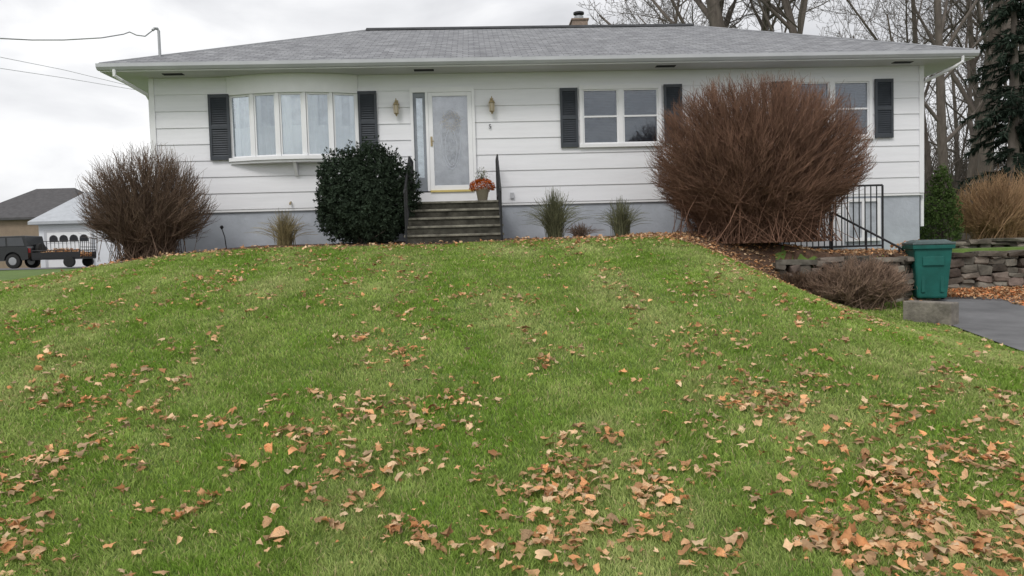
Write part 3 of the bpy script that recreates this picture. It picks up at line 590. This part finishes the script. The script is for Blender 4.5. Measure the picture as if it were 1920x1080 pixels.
twig_shrub(1868,21,2.6,2.1,450,5000,m_twigor,'orange tan leafless shrub beyond the stone wall, nearer of the two',r0=.01,r1=.005,tw_len=.5,spike=.1)
twig_shrub(1950,22.5,3.0,2.4,450,5000,m_twigor,'orange tan leafless shrub at the right edge, farther of the two',r0=.01,r1=.005,tw_len=.5,spike=.1)
def leaf_shrub(px,Y,w,h,n,ls,mt,label,depth=None,wid=.38,tall=False,name='evergreen_shrub',X=None,seed=1,cat='shrub'):
    if X is None: X=P(px,450,Y).x
    root=empty(name,(X,Y,gz(X,Y)),0,label,cat); rg=np.random.default_rng(seed)
    nc=n//7; t=rg.uniform(0,2*np.pi,nc); cz=rg.uniform(-.97,1,nc); q=np.where(cz<0,np.sqrt(1-np.abs(cz)**2.6),np.sqrt(1-np.abs(cz)**2.0)); k=1-np.abs(rg.normal(0,.13,nc)); inner=rg.random(nc)<.3; k[inner]=rg.uniform(.3,.85,inner.sum())
    lump=(.93+.07*np.sin(t*3+cz*4+seed)+.05*np.sin(t*8+cz*7)+.03*np.sin(t*15-cz*13))*k+rg.normal(0,.035,nc)
    hw=w/2; dp=(depth or w)/2
    if tall: q=np.clip(1.05-((cz+1)/2)**1.5,0,1)**.6*np.minimum(1,(cz+1.3)*2)
    C=np.stack([hw*q*np.cos(t),dp*q*np.sin(t),h*(.48+.52*cz)],1); C[:,:2]*=lump[:,None]; C[:,2]=(C[:,2]-h*.4)*lump+h*.4
    nrm=C-np.array([0,0,h*.45]); nrm/=np.linalg.norm(nrm,axis=1,keepdims=True)+1e-9; nrm[:,2]+=.35
    Cc=np.repeat(C,7,0); N_=np.repeat(nrm,7,0); m=len(Cc)
    D=N_*.45+rg.normal(0,.6,(m,3)); D/=np.linalg.norm(D,axis=1,keepdims=True)
    S=np.cross(D,N_+rg.normal(0,.3,(m,3))); S/=np.linalg.norm(S,axis=1,keepdims=True)+1e-9
    L_=(ls*rg.uniform(.7,1.2,m))[:,None]; w_=L_*wid*.5
    V=np.stack([Cc,Cc+D*L_*.5+S*w_,Cc+D*L_,Cc+D*L_*.5-S*w_],1).reshape(-1,3); T=np.arange(m*4).reshape(-1,4)
    np_mesh('foliage',V,T,mt,root)
    ns_=60; E=C[rg.integers(0,nc,ns_)]*.92; B=np.stack([rg.normal(0,.08,ns_),rg.normal(0,.08,ns_),np.full(ns_,-.03)],1); s=np.linspace(0,1,4)
    Pp=B[:,None]+(E-B)[:,None]*s[None,:,None]; V,T=np_tubes(Pp,np.linspace(.015,.005,4)[None]*np.ones((ns_,1)),4); np_mesh('stems',V,T,m_branch,root)
    return root
leaf_shrub(689,14.3,2.0,1.95,90000,.055,m_everg,'dense dark green rounded evergreen bush left of the front steps',depth=1.5,wid=.4)
leaf_shrub(1765,20,1.05,2.2,10000,.07,m_green,'upright green shrub beyond the right house corner',tall=True,seed=4)
leaf_shrub(1757,24,1.6,1.7,7000,.09,m_everg,'low dark evergreen behind the upright green shrub',seed=6)
def tuft(px,Y,w,h,n,label,mt=m_tuft):
    X=P(px,450,Y).x; rg=np.random.default_rng(int(px)); t=rg.uniform(0,2*np.pi,n); l=np.abs(rg.normal(0,.75,n)).clip(0,1.6); hh=h*rg.uniform(.55,1.05,n)
    s=np.linspace(0,1,5); B=rg.normal(0,.06,(n,2)); Pp=np.zeros((n,5,3))
    for j,sj in enumerate(s):
        rad=w*.5*l*sj**1.5; Pp[:,j,0]=B[:,0]+rad*np.cos(t); Pp[:,j,1]=B[:,1]+rad*np.sin(t); Pp[:,j,2]=hh*(sj-.3*l*sj**3)
    V,T=np_tubes(Pp,np.linspace(.006,.002,5)[None]*np.ones((n,1)),3); V+=np.array([X,Y,gz(X,Y)]); o=np_mesh('ornamental_grass',V,T,mt)
    tag(o,label,'ornamental grass')
m_tuftg=mat('green_tuft',(.16,.165,.09),.8,.35,3,island=.5)
tuft(535,14.8,.85,.75,380,'tan ornamental grass tuft left of the dark evergreen bush')
tuft(1040,14.7,1.0,1.0,650,'largest green grass tuft at the foundation right of the steps',m_tuftg)
tuft(1165,14.7,.75,.8,420,'shorter green grass tuft beside the huge brown bush',m_tuftg)
tuft(1088,14.6,.6,.33,220,'low brown tuft between the two green grass tufts',m_twiggrey)
mb=MB(); 
p_=P(424,440,14.9); mb.tube([(p_.x,p_.y,gz(p_.x,p_.y)-.05),(p_.x-.03,p_.y,gz(p_.x,p_.y)+.25),(p_.x-.08,p_.y,gz(p_.x,p_.y)+.42)],.01,6); mb.lathe([(.01,0),(.03,.03),(.04,.05),(.02,.08)],(p_.x-.08,p_.y,gz(p_.x,p_.y)+.4),10)
tag(mb.build('garden_light',m_iron),'small black garden light on a stake at the left foundation','garden light')
# ---------------- stone walls ----------------
def stone_wall(name,path,zb_,zt_,thick,label,seed,cap=True,big=1.0):
    r_=random.Random(seed); bm=bmesh.new()
    for (A,B) in zip(path[:-1],path[1:]):
        A=Vector(A);B=Vector(B); d=B-A; L_=d.length; ang=math.atan2(d.y,d.x)
        base_=Matrix.Translation((A.x,A.y,0))@Matrix.Rotation(ang,4,'Z'); top=zt_-(.05 if cap else 0)
        s=-.05
        while s<L_:
            cw=r_.uniform(.16,.36)*big; z=zb_
            while z<top-.03:
                hgt=min(r_.uniform(.08,.22)*big,top-z+.02); w=cw*r_.uniform(.85,1.35); off=r_.uniform(-.06,.06)
                Mx=base_@Matrix.Translation((s+cw/2+off,r_.uniform(-.045,.045),z+hgt/2))@Matrix.Rotation(r_.uniform(-.2,.2),4,'Y')
                vs=[]
                for a in (-1,1):
                    for b in (-1,1):
                        for c in (-1,1):
                            for k in range(3):
                                f=[1,1,1]; f[k]=r_.uniform(.4,.8)
                                vs.append(bm.verts.new(Mx@Vector((a*w/2*.98*f[0]*r_.uniform(.82,1.02),b*thick/2*f[1]*r_.uniform(.8,1.05),c*hgt/2*.98*f[2]*r_.uniform(.8,1.05)))))
                bmesh.ops.convex_hull(bm,input=vs); z+=hgt*.97
            s+=cw
        if cap:
            s=0
            while s<L_:
                w=min(r_.uniform(.3,.8),L_-s+.1); Mx=base_@Matrix.Translation((s+w/2,r_.uniform(-.06,.06),zt_-.02+r_.uniform(-.025,.03)))@Matrix.Rotation(r_.uniform(-.06,.06),4,'Y')
                vs=[bm.verts.new(Mx@Vector((a*w/2*.98*r_.uniform(.8,1),b*(thick/2+.07)*r_.uniform(.8,1.05),c*.04*r_.uniform(.6,1.4)))) for a in (-1,0,1) for b in (-1,1) for c in (-1,1)]
                bmesh.ops.convex_hull(bm,input=vs); s+=w
    for v in [v for v in bm.verts if not v.link_faces]: bm.verts.remove(v)
    me=bpy.data.meshes.new(name); bm.to_mesh(me); bm.free(); o=link(name,me,m_stone); tag(o,label,'wall'); return o
stone_wall('stone_wall',[(4.75,13.45),(7.35,13.45)],.45,1.31,.34,'low stacked stone retaining wall left of the green bin',3)
stone_wall('stone_wall',[(7.5,13.6),(8.55,15.1)],.3,1.3,.34,'short angled stone wall directly behind the green bin',4)
stone_wall('stone_wall',[(8.7,15.05),(14,15.0)],.3,1.3,.4,'long stacked stone wall with flat capstones right of the green bin',5,big=1.0)
stone_wall('stone_wall',[(9.6,16.6),(15,16.6)],1.2,1.54,.4,'second low stone wall on the bank above the long wall',6)
mb=MB(); A=P(1692,600,11.6);B=P(1783,600,11.0); ang=math.atan2(B.y-A.y,B.x-A.x); Mx=Matrix.Translation((A.x,A.y,0))@Matrix.Rotation(ang,4,'Z')
mb.box(0,(B-A).length,-.0,.25,-.1,.66,Mx)
tag(mb.build('concrete_curb',mat('old_concrete',(.2,.18,.155),.9,.45,5,bump=.6,bscale=25),bevel=.02),'weathered low concrete kerb block where lawn meets driveway','kerb')
rl=empty('iron_railing',(P(1655,455,14.75).x,14.75,gz(7.2,14.75)),0,'black picket railing behind the huge brown bush','railing')
xl=P(1450,455,14.75).x-P(1655,455,14.75).x; zt_=P(1655,347,14.75).z-rl.location.z
for z in (zt_,.12):
    mb=MB(); mb.tube([(xl,0,z),(0,0,z)],.02,4); mb.build('rail',m_iron,rl)
k=0; x=0
while x>xl:
    mb=MB(); mb.tube([(x,0,-.15 if k%9==0 else .12),(x,0,zt_)],.022 if k%9==0 else .012,4); mb.build('post' if k%9==0 else 'picket',m_iron,rl); x-=.115;k+=1
A=P(1560,398,14.2);B=P(1690,466,13.8); hr_=empty('handrail',(B.x,B.y,gz(7.1,13.8)),0,'sloping black handrail descending to the green bin','handrail')
mb=MB(); a=A-Vector(hr_.location); b=B-Vector(hr_.location); mb.tube([a,b,b+Vector((.06,0,-.06)),b+Vector((.06,0,-.14))],.02,6); mb.build('rail',m_iron,hr_)
for t in (0,.5,.97):
    q=a.lerp(b,t); mb=MB(); mb.tube([q,(q.x,q.y,gz(q.x+B.x,q.y+B.y)-hr_.location.z-.05)],.018,6); mb.build('post',m_iron,hr_)
# ---------------- bin ----------------
bp=P(1740,555,13.35); bin_=empty('wheeled_bin',(bp.x,bp.y,gz(bp.x,bp.y)+.03),R(-14),'teal green wheeled rubbish bin with dark lid beside the stone wall','bin')
m_bin=mat('teal_plastic',(.012,.11,.092),.55,.25,3,bump=.05); m_lid=mat('bin_lid_mat',(.08,.11,.11),.55,.25,4)
def frust(mb,w0,d0,w1,d1,z0,z1,yo=0): 
    mb.add([(-w0/2,-d0/2,z0),(w0/2,-d0/2,z0),(w0/2,d0/2,z0),(-w0/2,d0/2,z0),(-w1/2,-d1/2+yo,z1),(w1/2,-d1/2+yo,z1),(w1/2,d1/2+yo,z1),(-w1/2,d1/2+yo,z1)],[(3,2,1,0),(4,5,6,7),(0,1,5,4),(1,2,6,5),(2,3,7,6),(3,0,4,7)])
mb=MB(); frust(mb,.48,.5,.62,.66,.04,.96); mb.build('body',m_bin,bin_,bevel=.035)
mb=MB(); frust(mb,.67,.72,.68,.73,.91,.985); mb.build('rim',m_bin,bin_,bevel=.012)
mb=MB(); frust(mb,.69,.76,.68,.74,.99,1.03,.0); frust(mb,.6,.64,.46,.46,1.031,1.075,.02); mb.build('lid',m_lid,bin_,bevel=.012)
mb=MB(); mb.tube([(-.25,.37,.94),(-.25,.46,.98),(.25,.46,.98),(.25,.37,.94)],.016,8); mb.build('handle',m_bin,bin_)
mb=MB(); mb.box(-.17,.17,-.33,-.27,.62,.78); mb.build('front_panel',m_bin,bin_,bevel=.01)
for x in (-.15,.15):
    mb=MB(); mb.box(x-.03,x+.03,-.285,-.24,.15,.55); mb.build('rib',m_bin,bin_,bevel=.01)
for s in (-1,1):
    mb=MB(); mb.lathe([(.13,-.03),(.14,-.02),(.14,.02),(.13,.03)],(s*.3,.24,.13),20,Matrix.Rotation(math.pi/2,4,'Y')); mb.build('wheel',m_iron,bin_)
# ---------------- trees ----------------
def gen_tree(X,Y,h,r0,seed,label,first=.35,nl=11,lean=(0,0),maxlev=4,kids=(7,6,4),fork=False,up_=.25,wob=.07,rk=(.35,.6)):
    r_=random.Random(seed); big=[];bigr=[];sml=[];smlr=[]
    K=5
    def grow(p,d,L_,r,lev,end=None):
        pts=[p.copy()]; d=d.normalized(); wb=wob*(1+lev*.9)
        for i in range(K-1):
            d=(d+Vector((r_.gauss(0,wb),r_.gauss(0,wb),r_.gauss(0,wb)+(up_*.25 if lev else .05)))).normalized(); p=p+d*(L_/(K-1)); pts.append(p.copy())
        end=end or .28
        rs=[max(.008,r*(1-(1-end)*i/(K-1))) for i in range(K)]
        (big if lev<2 else sml).append([tuple(q) for q in pts]); (bigr if lev<2 else smlr).append(rs)
        if lev>=maxlev: return
        n=nl if lev==0 else kids[lev-1]
        for c in range(n):
            t=(first+(1-first)*((c+r_.random())/n)) if lev==0 else (.15+.85*((c+r_.random())/n)); t=min(t,.99)*(K-1); i=int(t); f=t-i
            q=pts[i].lerp(pts[i+1],f); rr_=rs[i]*(1-f)+rs[i+1]*f
            dd=(pts[i+1]-pts[i]).normalized(); a_=dd.orthogonal().normalized(); a_.rotate(Matrix.Rotation(r_.uniform(0,6.28),3,dd)); an=r_.uniform(.45,1.05) if lev else r_.uniform(.4,1.1)
            nd=dd*math.cos(an)+a_*math.sin(an)
            ll=L_*(.48 if lev==0 else .55)*(1.15-.6*t/(K-1))*r_.uniform(.7,1.15)
            grow(q,nd,ll,max(.01,rr_*r_.uniform(*rk)),lev+1)
    z=gz(X,Y); root=empty('bare_tree',(X,Y,z),0,label,'tree')
    grow(Vector((0,0,-.3)),Vector((lean[0],lean[1],1)),h,r0,0)
    if fork:
        tp=big[0]; j=2
        grow(Vector(tp[j]),Vector((lean[0]-.3,0.1,1)),h*.5,bigr[0][j]*.65,1); grow(Vector(tp[j]),Vector((lean[0]+.3,-.1,1)),h*.5,bigr[0][j]*.6,1)
    V,T=np_tubes(big[:1],bigr[:1],9); np_mesh('trunk',V,T,m_bark,root,smooth=True)
    V,T=np_tubes(big[1:],bigr[1:],5); V2,T2=np_tubes(sml,smlr,3); np_mesh('crown',np.concatenate([V,V2]),np.concatenate([T,T2+len(V)]),m_branch,root)
def tx(px,Y): return P(px,400,Y).x
gen_tree(tx(1335,31),31,18,.3,3,'leafless tree behind the roof, left of the thick twin trunks',first=.36,nl=14,fork=True)
gen_tree(tx(1408,30),30,20,.37,5,'thickest leafless tree rising behind the middle of the roof ridge',first=.33,nl=16)
gen_tree(tx(1436,32),32,19,.28,8,'slimmer leafless tree standing against the thickest trunk behind the roof',first=.36,nl=14)
gen_tree(tx(1548,29),29,16,.25,12,'leafless forked tree behind the right half of the roof',first=.38,nl=11,fork=True)
gen_tree(tx(1240,38),38,14,.2,31,'slender leafless tree behind the roof just right of the chimney',first=.4,nl=12)
spec=[(1752,36,17,.19,21,'slim leafless tree just right of the house corner',(-.08,0)),(1778,31,18,.22,22,'crooked leafless tree near the right end of the roof',(-.1,0)),(1808,33,20,.31,23,'tall thick straight leafless trunk right of the house, left one of a pair',(0,0)),(1838,32,20,.33,24,'tall thick straight leafless trunk right of the house, right one of a pair',(.03,0)),(1868,38,18,.22,25,'leafless tree behind the dark spruce',(.02,0)),(1905,40,18,.26,26,'leafless tree at the far right edge of the wood',(0,0)),(1700,45,14,.16,27,'thin far leafless tree showing above the right roof end',(0,0)),(1795,48,15,.18,28,'thin far leafless tree deep in the wood',(0,0)),(1640,50,14,.15,29,'farthest thin leafless tree above the right part of the roof',(0,0))]
for px,Y,h,r0,sd_,lb,ln in spec: gen_tree(tx(px,Y),Y,h,r0,sd_,lb,first=.2,nl=12,lean=ln,kids=(7,5,3),wob=.05)
def spruce(X,Y,h,w,label,seed):
    rg=np.random.default_rng(seed); root=empty('spruce_tree',(X,Y,gz(X,Y)),0,label,'tree')
    mb=MB(); mb.tube([(0,0,-.2),(0.05,0,h*.5),(0,0,h)],[.22,.13,.02],8); mb.build('trunk',m_bark,root)
    n=200; B=[];Rr=[];NV=[]
    for i in range(n):
        f=rg.random()**.9; z=h*(.04+.95*f); L_=w/2*(1-f)**.6*rg.uniform(.35,1.2)+.2; t=rg.uniform(0,2*np.pi); s=np.linspace(0,1,5); dr_=rg.uniform(.35,.9)
        pts=np.stack([L_*s*np.cos(t),L_*s*np.sin(t),z+.12*L_*s-dr_*L_*s**2+.2*L_*s**4],1); pts[1:]+=rg.normal(0,.04,(4,3)); B.append(pts);Rr.append(np.linspace(.03,.008,5))
        m=int(130*L_/w*2+30); u=rg.uniform(.1,1,m)*3.999; a=np.floor(u).astype(int); f2=(u-a)[:,None]; Q=pts[a]*(1-f2)+pts[a+1]*f2
        side=np.array([-np.sin(t),np.cos(t),0]); D=side[None]*rg.choice([-1,1],m)[:,None]*rg.uniform(.1,1,m)[:,None]+np.array([np.cos(t),np.sin(t),0])[None]*.5; D[:,2]-=rg.uniform(-.2,1.8,m); D/=np.linalg.norm(D,axis=1,keepdims=True)
        ll=rg.uniform(.1,.34,m)[:,None]; S=np.cross(D,rg.normal(0,1,(m,3))); S/=np.linalg.norm(S,axis=1,keepdims=True)
        NV.append(np.stack([Q-S*.028,Q+S*.028,Q+D*ll],1).reshape(-1,3))
    V,T=np_tubes(B,Rr,3); np_mesh('boughs',V,T,m_branch,root)
    V=np.concatenate(NV); np_mesh('crown',V,np.arange(len(V)).reshape(-1,3),m_spruce,root)
spruce(tx(1898,25),25,10.6,3.0,'tall dark drooping spruce at the right edge',2)
spruce(tx(1960,27),27,8.5,3.6,'dark spruce partly cut off by the right edge',3)
n=900; px=rng.uniform(1700,2080,n); Y=rng.uniform(34,60,n); X=(px-960)/F*Y; h=rng.uniform(2,8,n)*rng.uniform(.5,1,n); s=np.linspace(0,1,5)
Pp=np.zeros((n,5,3)); ln=rng.normal(0,.12,(n,2))
for j in range(5): Pp[:,j,0]=X+ln[:,0]*h*s[j]; Pp[:,j,1]=Y+ln[:,1]*h*s[j]; Pp[:,j,2]=H(X,Y)+h*s[j]
Pp[:,1:]+=rng.normal(0,.1,(n,4,3)); i=rng.integers(0,n,14000); u=rng.integers(1,4,14000); S=Pp[i,u]; D=rng.normal(0,.6,(14000,3)); D[:,2]=np.abs(D[:,2])+.5; Q=S[:,None]+D[:,None]*(np.linspace(0,1,5)*1.0)[None,:,None]
V1,T1=np_tubes(Pp,np.linspace(.04,.012,5)[None]*np.ones((n,1)),3); V2,T2=np_tubes(Q,np.linspace(.014,.008,5)[None]*np.ones((14000,1)),3)
tag(np_mesh('thicket',np.concatenate([V1,V2]),np.concatenate([T1,T2+len(V1)]),m_branch),'brown leafless undergrowth of the far wood on the right','undergrowth',kind='stuff')
def treeline(name,x0,x1,y,h,label,n=2600):
    X=rng.uniform(x0,x1,n); hh=h*(.6+.5*vn(X,X*0,9,31)); s=np.linspace(0,1,4); Pp=np.zeros((n,4,3)); Yv=y+rng.uniform(-6,6,n)
    dx=rng.normal(0,1.2,n)
    for j in range(4): Pp[:,j,0]=X+dx*s[j]; Pp[:,j,1]=Yv; Pp[:,j,2]=H(X,Yv)+hh*s[j]*rng.uniform(.6,1,n)
    V,T=np_tubes(Pp,np.linspace(.16,.05,4)[None]*np.ones((n,1)),3); tag(np_mesh(name,V,T,mat(name+'_mat',(.26,.25,.25),.95,.2,.2)),label,'wood',kind='stuff')
treeline('distant_woods',-170,-40,170,7,'pale grey distant line of trees on the left horizon')
treeline('distant_woods',40,190,120,13,'grey distant wood behind the trees on the right')
# ---------------- neighbours ----------------
def hip_house(px0,px1,py_e,py_b,py_r,Y,depth,name,label,mw,mr,cat,inset=.5,ov=.4):
    A=P(px0,py_b,Y);B=P(px1,py_b,Y); w=B.x-A.x; pm_=(max(px0,0)+px1)/2; zE=P(pm_,py_e,Y).z; zR=P(pm_,py_r,Y+depth/2).z; zb=gz((A.x+B.x)/2,Y)
    root=empty(name,((A.x+B.x)/2,Y,zb),0,label,cat); e_=zE-zb; r_=zR-zb; hw=w/2
    mb=MB(); mb.box(-hw,hw,0,depth,-.5,e_); mb.build('wall',mw,root)
    mb=MB(); i=depth*inset; V=[(-hw-ov,-ov,e_),(hw+ov,-ov,e_),(hw+ov,depth+ov,e_),(-hw-ov,depth+ov,e_),(-hw-ov+i,depth/2,r_),(hw+ov-i,depth/2,r_)]
    V+=[(x,y,z-.18) for x,y,z in V[:4]]
    mb.add(V,[(0,1,5,4),(1,2,5),(2,3,4,5),(3,0,4),(0,6,7,1),(1,7,8,2),(2,8,9,3),(3,9,6,0),(9,8,7,6)]); mb.build('roof',mr,root)
    return root,hw,e_
m_dr=mat('dark_grey_roof',(.085,.082,.085),.9,.2,3); m_tan=mat('tan_wall',(.26,.2,.15),.8,.15,2); m_lr=mat('pale_roof',(.42,.44,.47),.9,.1,3); m_w2=mat('neighbour_siding',(.7,.72,.76),.6,.04,3)
nh,hw,e_=hip_house(-60,150,407,470,354,58,9,'neighbour_house','distant tan house with dark grey roof behind the white garage',m_tan,m_dr,'house',.35)
X=P(26,418,58).x-nh.location.x
mb=MB(); mb.box(X-.55,X+.55,-.06,.02,1.2,2.3); wo=mb.build('window',m_white,nh); mb=MB(); mb.box(X-.45,X-.03,-.07,-.055,1.3,2.2); mb.box(X+.03,X+.45,-.07,-.055,1.3,2.2); mb.build('pane',m_dark,wo)
mb=MB(); mb.box(X-.9,X-.6,-.05,.02,1.2,2.3); mb.build('shutter',m_dr,nh)
mb=MB(); mb.box(X+.6,X+.9,-.05,.02,1.2,2.3); mb.build('shutter',m_dr,nh)
ga,hw,e_=hip_house(76,275,413,490,360,46,7,'garage','white detached garage with pale roof and arched door windows at far left',m_w2,m_lr,'garage',.2)
X=P(130,450,46).x-ga.location.x
mb=MB(); mb.box(X-1.35,X+1.35,-.05,.02,0,2.2); go=mb.build('garage_door',m_white,ga)
mb=MB(); mb.box(X-1.5,X-1.35,-.07,.02,0,2.35); mb.box(X+1.35,X+1.5,-.07,.02,0,2.35); mb.box(X-1.35,X+1.35,-.07,.02,2.2,2.35); mb.build('door_frame',m_gutter,ga)
for k in range(4):
    x=X-.93+k*.62; mb=MB(); q=[(x-.26,1.6),(x+.26,1.6)]+[(x+.26*math.cos(t),1.76+.26*math.sin(t)) for t in [math.pi*j/8 for j in range(9)]]; mb.prism(q,-.07,-.052); mb.build('pane',m_dark,go)
mb=MB()
for k in range(1,4): mb.box(X-1.35,X+1.35,-.056,-.05,k*.5,k*.5+.03)
mb.build('panel_groove',m_gutter,go)
TY=42.; tx0=P(73,500,TY).x
tr=empty('parked_car',(tx0-2.2,TY,gz(tx0-2.2,TY)+.03),0,'black boxy off road car parked at the far left edge','car')
m_blk=mat('black_paint',(.012,.013,.015),.25,.1,3,spec=.6); m_tire=mat('tyre',(.02,.02,.02),.8,.1,9)
mb=MB()
def arch(cx,r_,z): return [(cx+r_*math.cos(t),z+r_*math.sin(t)) for t in [math.pi*j/8 for j in range(9)]]
pr_=[(-2.2,.5),(-2.2,1.05),(-2.1,1.15),(-.95,1.2),(2.15,1.2),(2.2,1.1),(2.2,.5)]+arch(1.35,.47,.45)+[(-.88+.0,.42)]+arch(-1.4,.47,.45)
mb.prism(pr_,-.9,.9); mb.build('body',m_blk,tr)
mb=MB(); mb.prism([(-.95,1.19),(-.6,1.78),(2.0,1.8),(2.12,1.19)],-.8,.8); cb=mb.build('cabin',m_blk,tr,bevel=.03)
m_tint=mat('tinted_glass',(.03,.035,.04),.08,.2,2,spec=.8)
for q in ([(-.78,1.24),(-.5,1.68),(.1,1.7),(.1,1.24)],[(.2,1.24),(.2,1.7),(.95,1.7),(.95,1.24)],[(1.05,1.24),(1.05,1.7),(1.88,1.7),(1.98,1.24)]):
    mb=MB(); mb.prism(q,-.812,-.802); mb.build('window',m_tint,tr)
for cx in (-1.4,1.35):
    for y in (-.8,.8):
        mb=MB(); mb.lathe([(.3,-.12),(.4,-.1),(.4,.1),(.3,.12)],(cx,y,.4),22,Matrix.Rotation(math.pi/2,4,'X')); wh=mb.build('wheel',m_tire,tr)
        mb=MB(); mb.lathe([(.2,-.13),(.22,-.125),(.22,.125),(.2,.13)],(cx,y,.4),14,Matrix.Rotation(math.pi/2,4,'X')); mb.build('rim',m_metal,wh)
mb=MB(); mb.lathe([(.3,-.1),(.38,-.08),(.38,.08),(.3,.1)],(2.3,.1,1.0),20,Matrix.Rotation(math.pi/2,4,'Y')); mb.build('spare_wheel',m_tire,tr)
mb=MB(); mb.box(2.2,2.24,-.85,-.7,.85,1.1); mb.build('tail_light',mat('tail_light_mat',(.3,.02,.02),.3,.1,3),tr)
t0=P(78,497,TY).x; t1=P(166,497,TY).x
tl=empty('utility_trailer',((t0+t1)/2,TY,gz((t0+t1)/2,TY)+.03),0,'black open utility trailer hitched behind the black car','trailer'); h_=(t1-t0)/2
mb=MB(); mb.box(-h_,h_,-.8,.8,.45,.52); mb.tube([(-h_,0,.48),(-h_-.6,0,.45)],.04,6); mb.build('bed',m_iron,tl)
for y in (-.8,.8):
    mb=MB(); mb.box(-h_,h_,y-.015,y+.015,.52,.85)
    mb.tube([(-h_,y,.95),(h_,y,.95)],.025,4)
    for k in range(7): x=-h_+2*h_*k/6; mb.tube([(x,y,.5),(x,y,.95)],.02,4)
    mb.build('side_rail',m_iron,tl)
mb=MB()
for k in range(9): y=-.8+1.6*k/8; mb.tube([(h_,y,.5),(h_+.1,y,1.6)],.015,4)
for z in (.55,1.1,1.6): mb.tube([(h_+.1*(z-.5)/1.25,-.8,z),(h_+.1*(z-.5)/1.25,.8,z)],.02,4)
for k in range(10): x=h_-2.0*k/9; mb.tube([(x,-.82,.95),(x,-.82,1.45)],.015,4)
mb.tube([(h_-2.0,-.82,1.45),(h_,-.82,1.45)],.02,4)
mb.build('tailgate',m_iron,tl)
for y in (-.9,.9):
    mb=MB(); mb.lathe([(.2,-.09),(.3,-.08),(.3,.08),(.2,.09)],(h_*.6,y,.3),18,Matrix.Rotation(math.pi/2,4,'X')); mb.build('wheel',m_tire,tl)
n=900; x=rng.uniform(-h_*.9,h_*.9,n); y=rng.uniform(-.7,.7,n)
leaves_mesh('raked_leaves',x+tl.location.x,y+TY,.55+.5*np.exp(-(x/1.2)**2)*rng.random(n)+tl.location.z,np.full(n,.12),rotmats(n,.6),'heap of brown leaves loaded in the distant trailer')
# ---------------- light ----------------
w=bpy.data.worlds.new('World'); scene.world=w; w.use_nodes=True; nt=w.node_tree; N=nt.nodes; L=nt.links; out=N['World Output']; bg=N['Background']
sky=N.new('ShaderNodeTexSky'); sky.sky_type='NISHITA'; sky.sun_disc=False; sky.sun_elevation=R(42); sky.sun_rotation=R(205); L.new(sky.outputs[0],bg.inputs[0]); bg.inputs[1].default_value=.08
tc=N.new('ShaderNodeTexCoord'); mp=N.new('ShaderNodeMapping'); mp.inputs['Scale'].default_value=(1,1,2.6); mp.inputs['Location'].default_value=(.3,.1,.2)
L.new(tc.outputs['Generated'],mp.inputs[0]); no=N.new('ShaderNodeTexNoise'); no.inputs['Scale'].default_value=3.0; no.inputs['Detail'].default_value=7; no.inputs['Roughness'].default_value=.5; no.inputs['Distortion'].default_value=.4
L.new(mp.outputs[0],no.inputs['Vector']); cr=N.new('ShaderNodeValToRGB'); cr.color_ramp.elements[0].position=.36; cr.color_ramp.elements[0].color=(.64,.645,.665,1); cr.color_ramp.elements[1].position=.6; cr.color_ramp.elements[1].color=(1,1,1,1)
e3=cr.color_ramp.elements.new(.48); e3.color=(.8,.803,.82,1)
L.new(no.outputs[0],cr.inputs[0]); b2=N.new('ShaderNodeBackground'); b2.inputs[1].default_value=1.16; L.new(cr.outputs[0],b2.inputs[0])
mx=N.new('ShaderNodeMixShader'); mx.inputs[0].default_value=.94; L.new(bg.outputs[0],mx.inputs[1]); L.new(b2.outputs[0],mx.inputs[2]); L.new(mx.outputs[0],out.inputs[0])
sl_=bpy.data.lights.new('sun','SUN'); sl_.energy=1.5; sl_.angle=R(18); sl_.color=(1,.965,.915); so=bpy.data.objects.new('sun',sl_); COL.objects.link(so)
so.rotation_euler=Vector((-.35,-.75,.9)).to_track_quat('Z','Y').to_euler()
scene.view_settings.view_transform='Standard'; scene.view_settings.look='None'; scene.view_settings.exposure=0
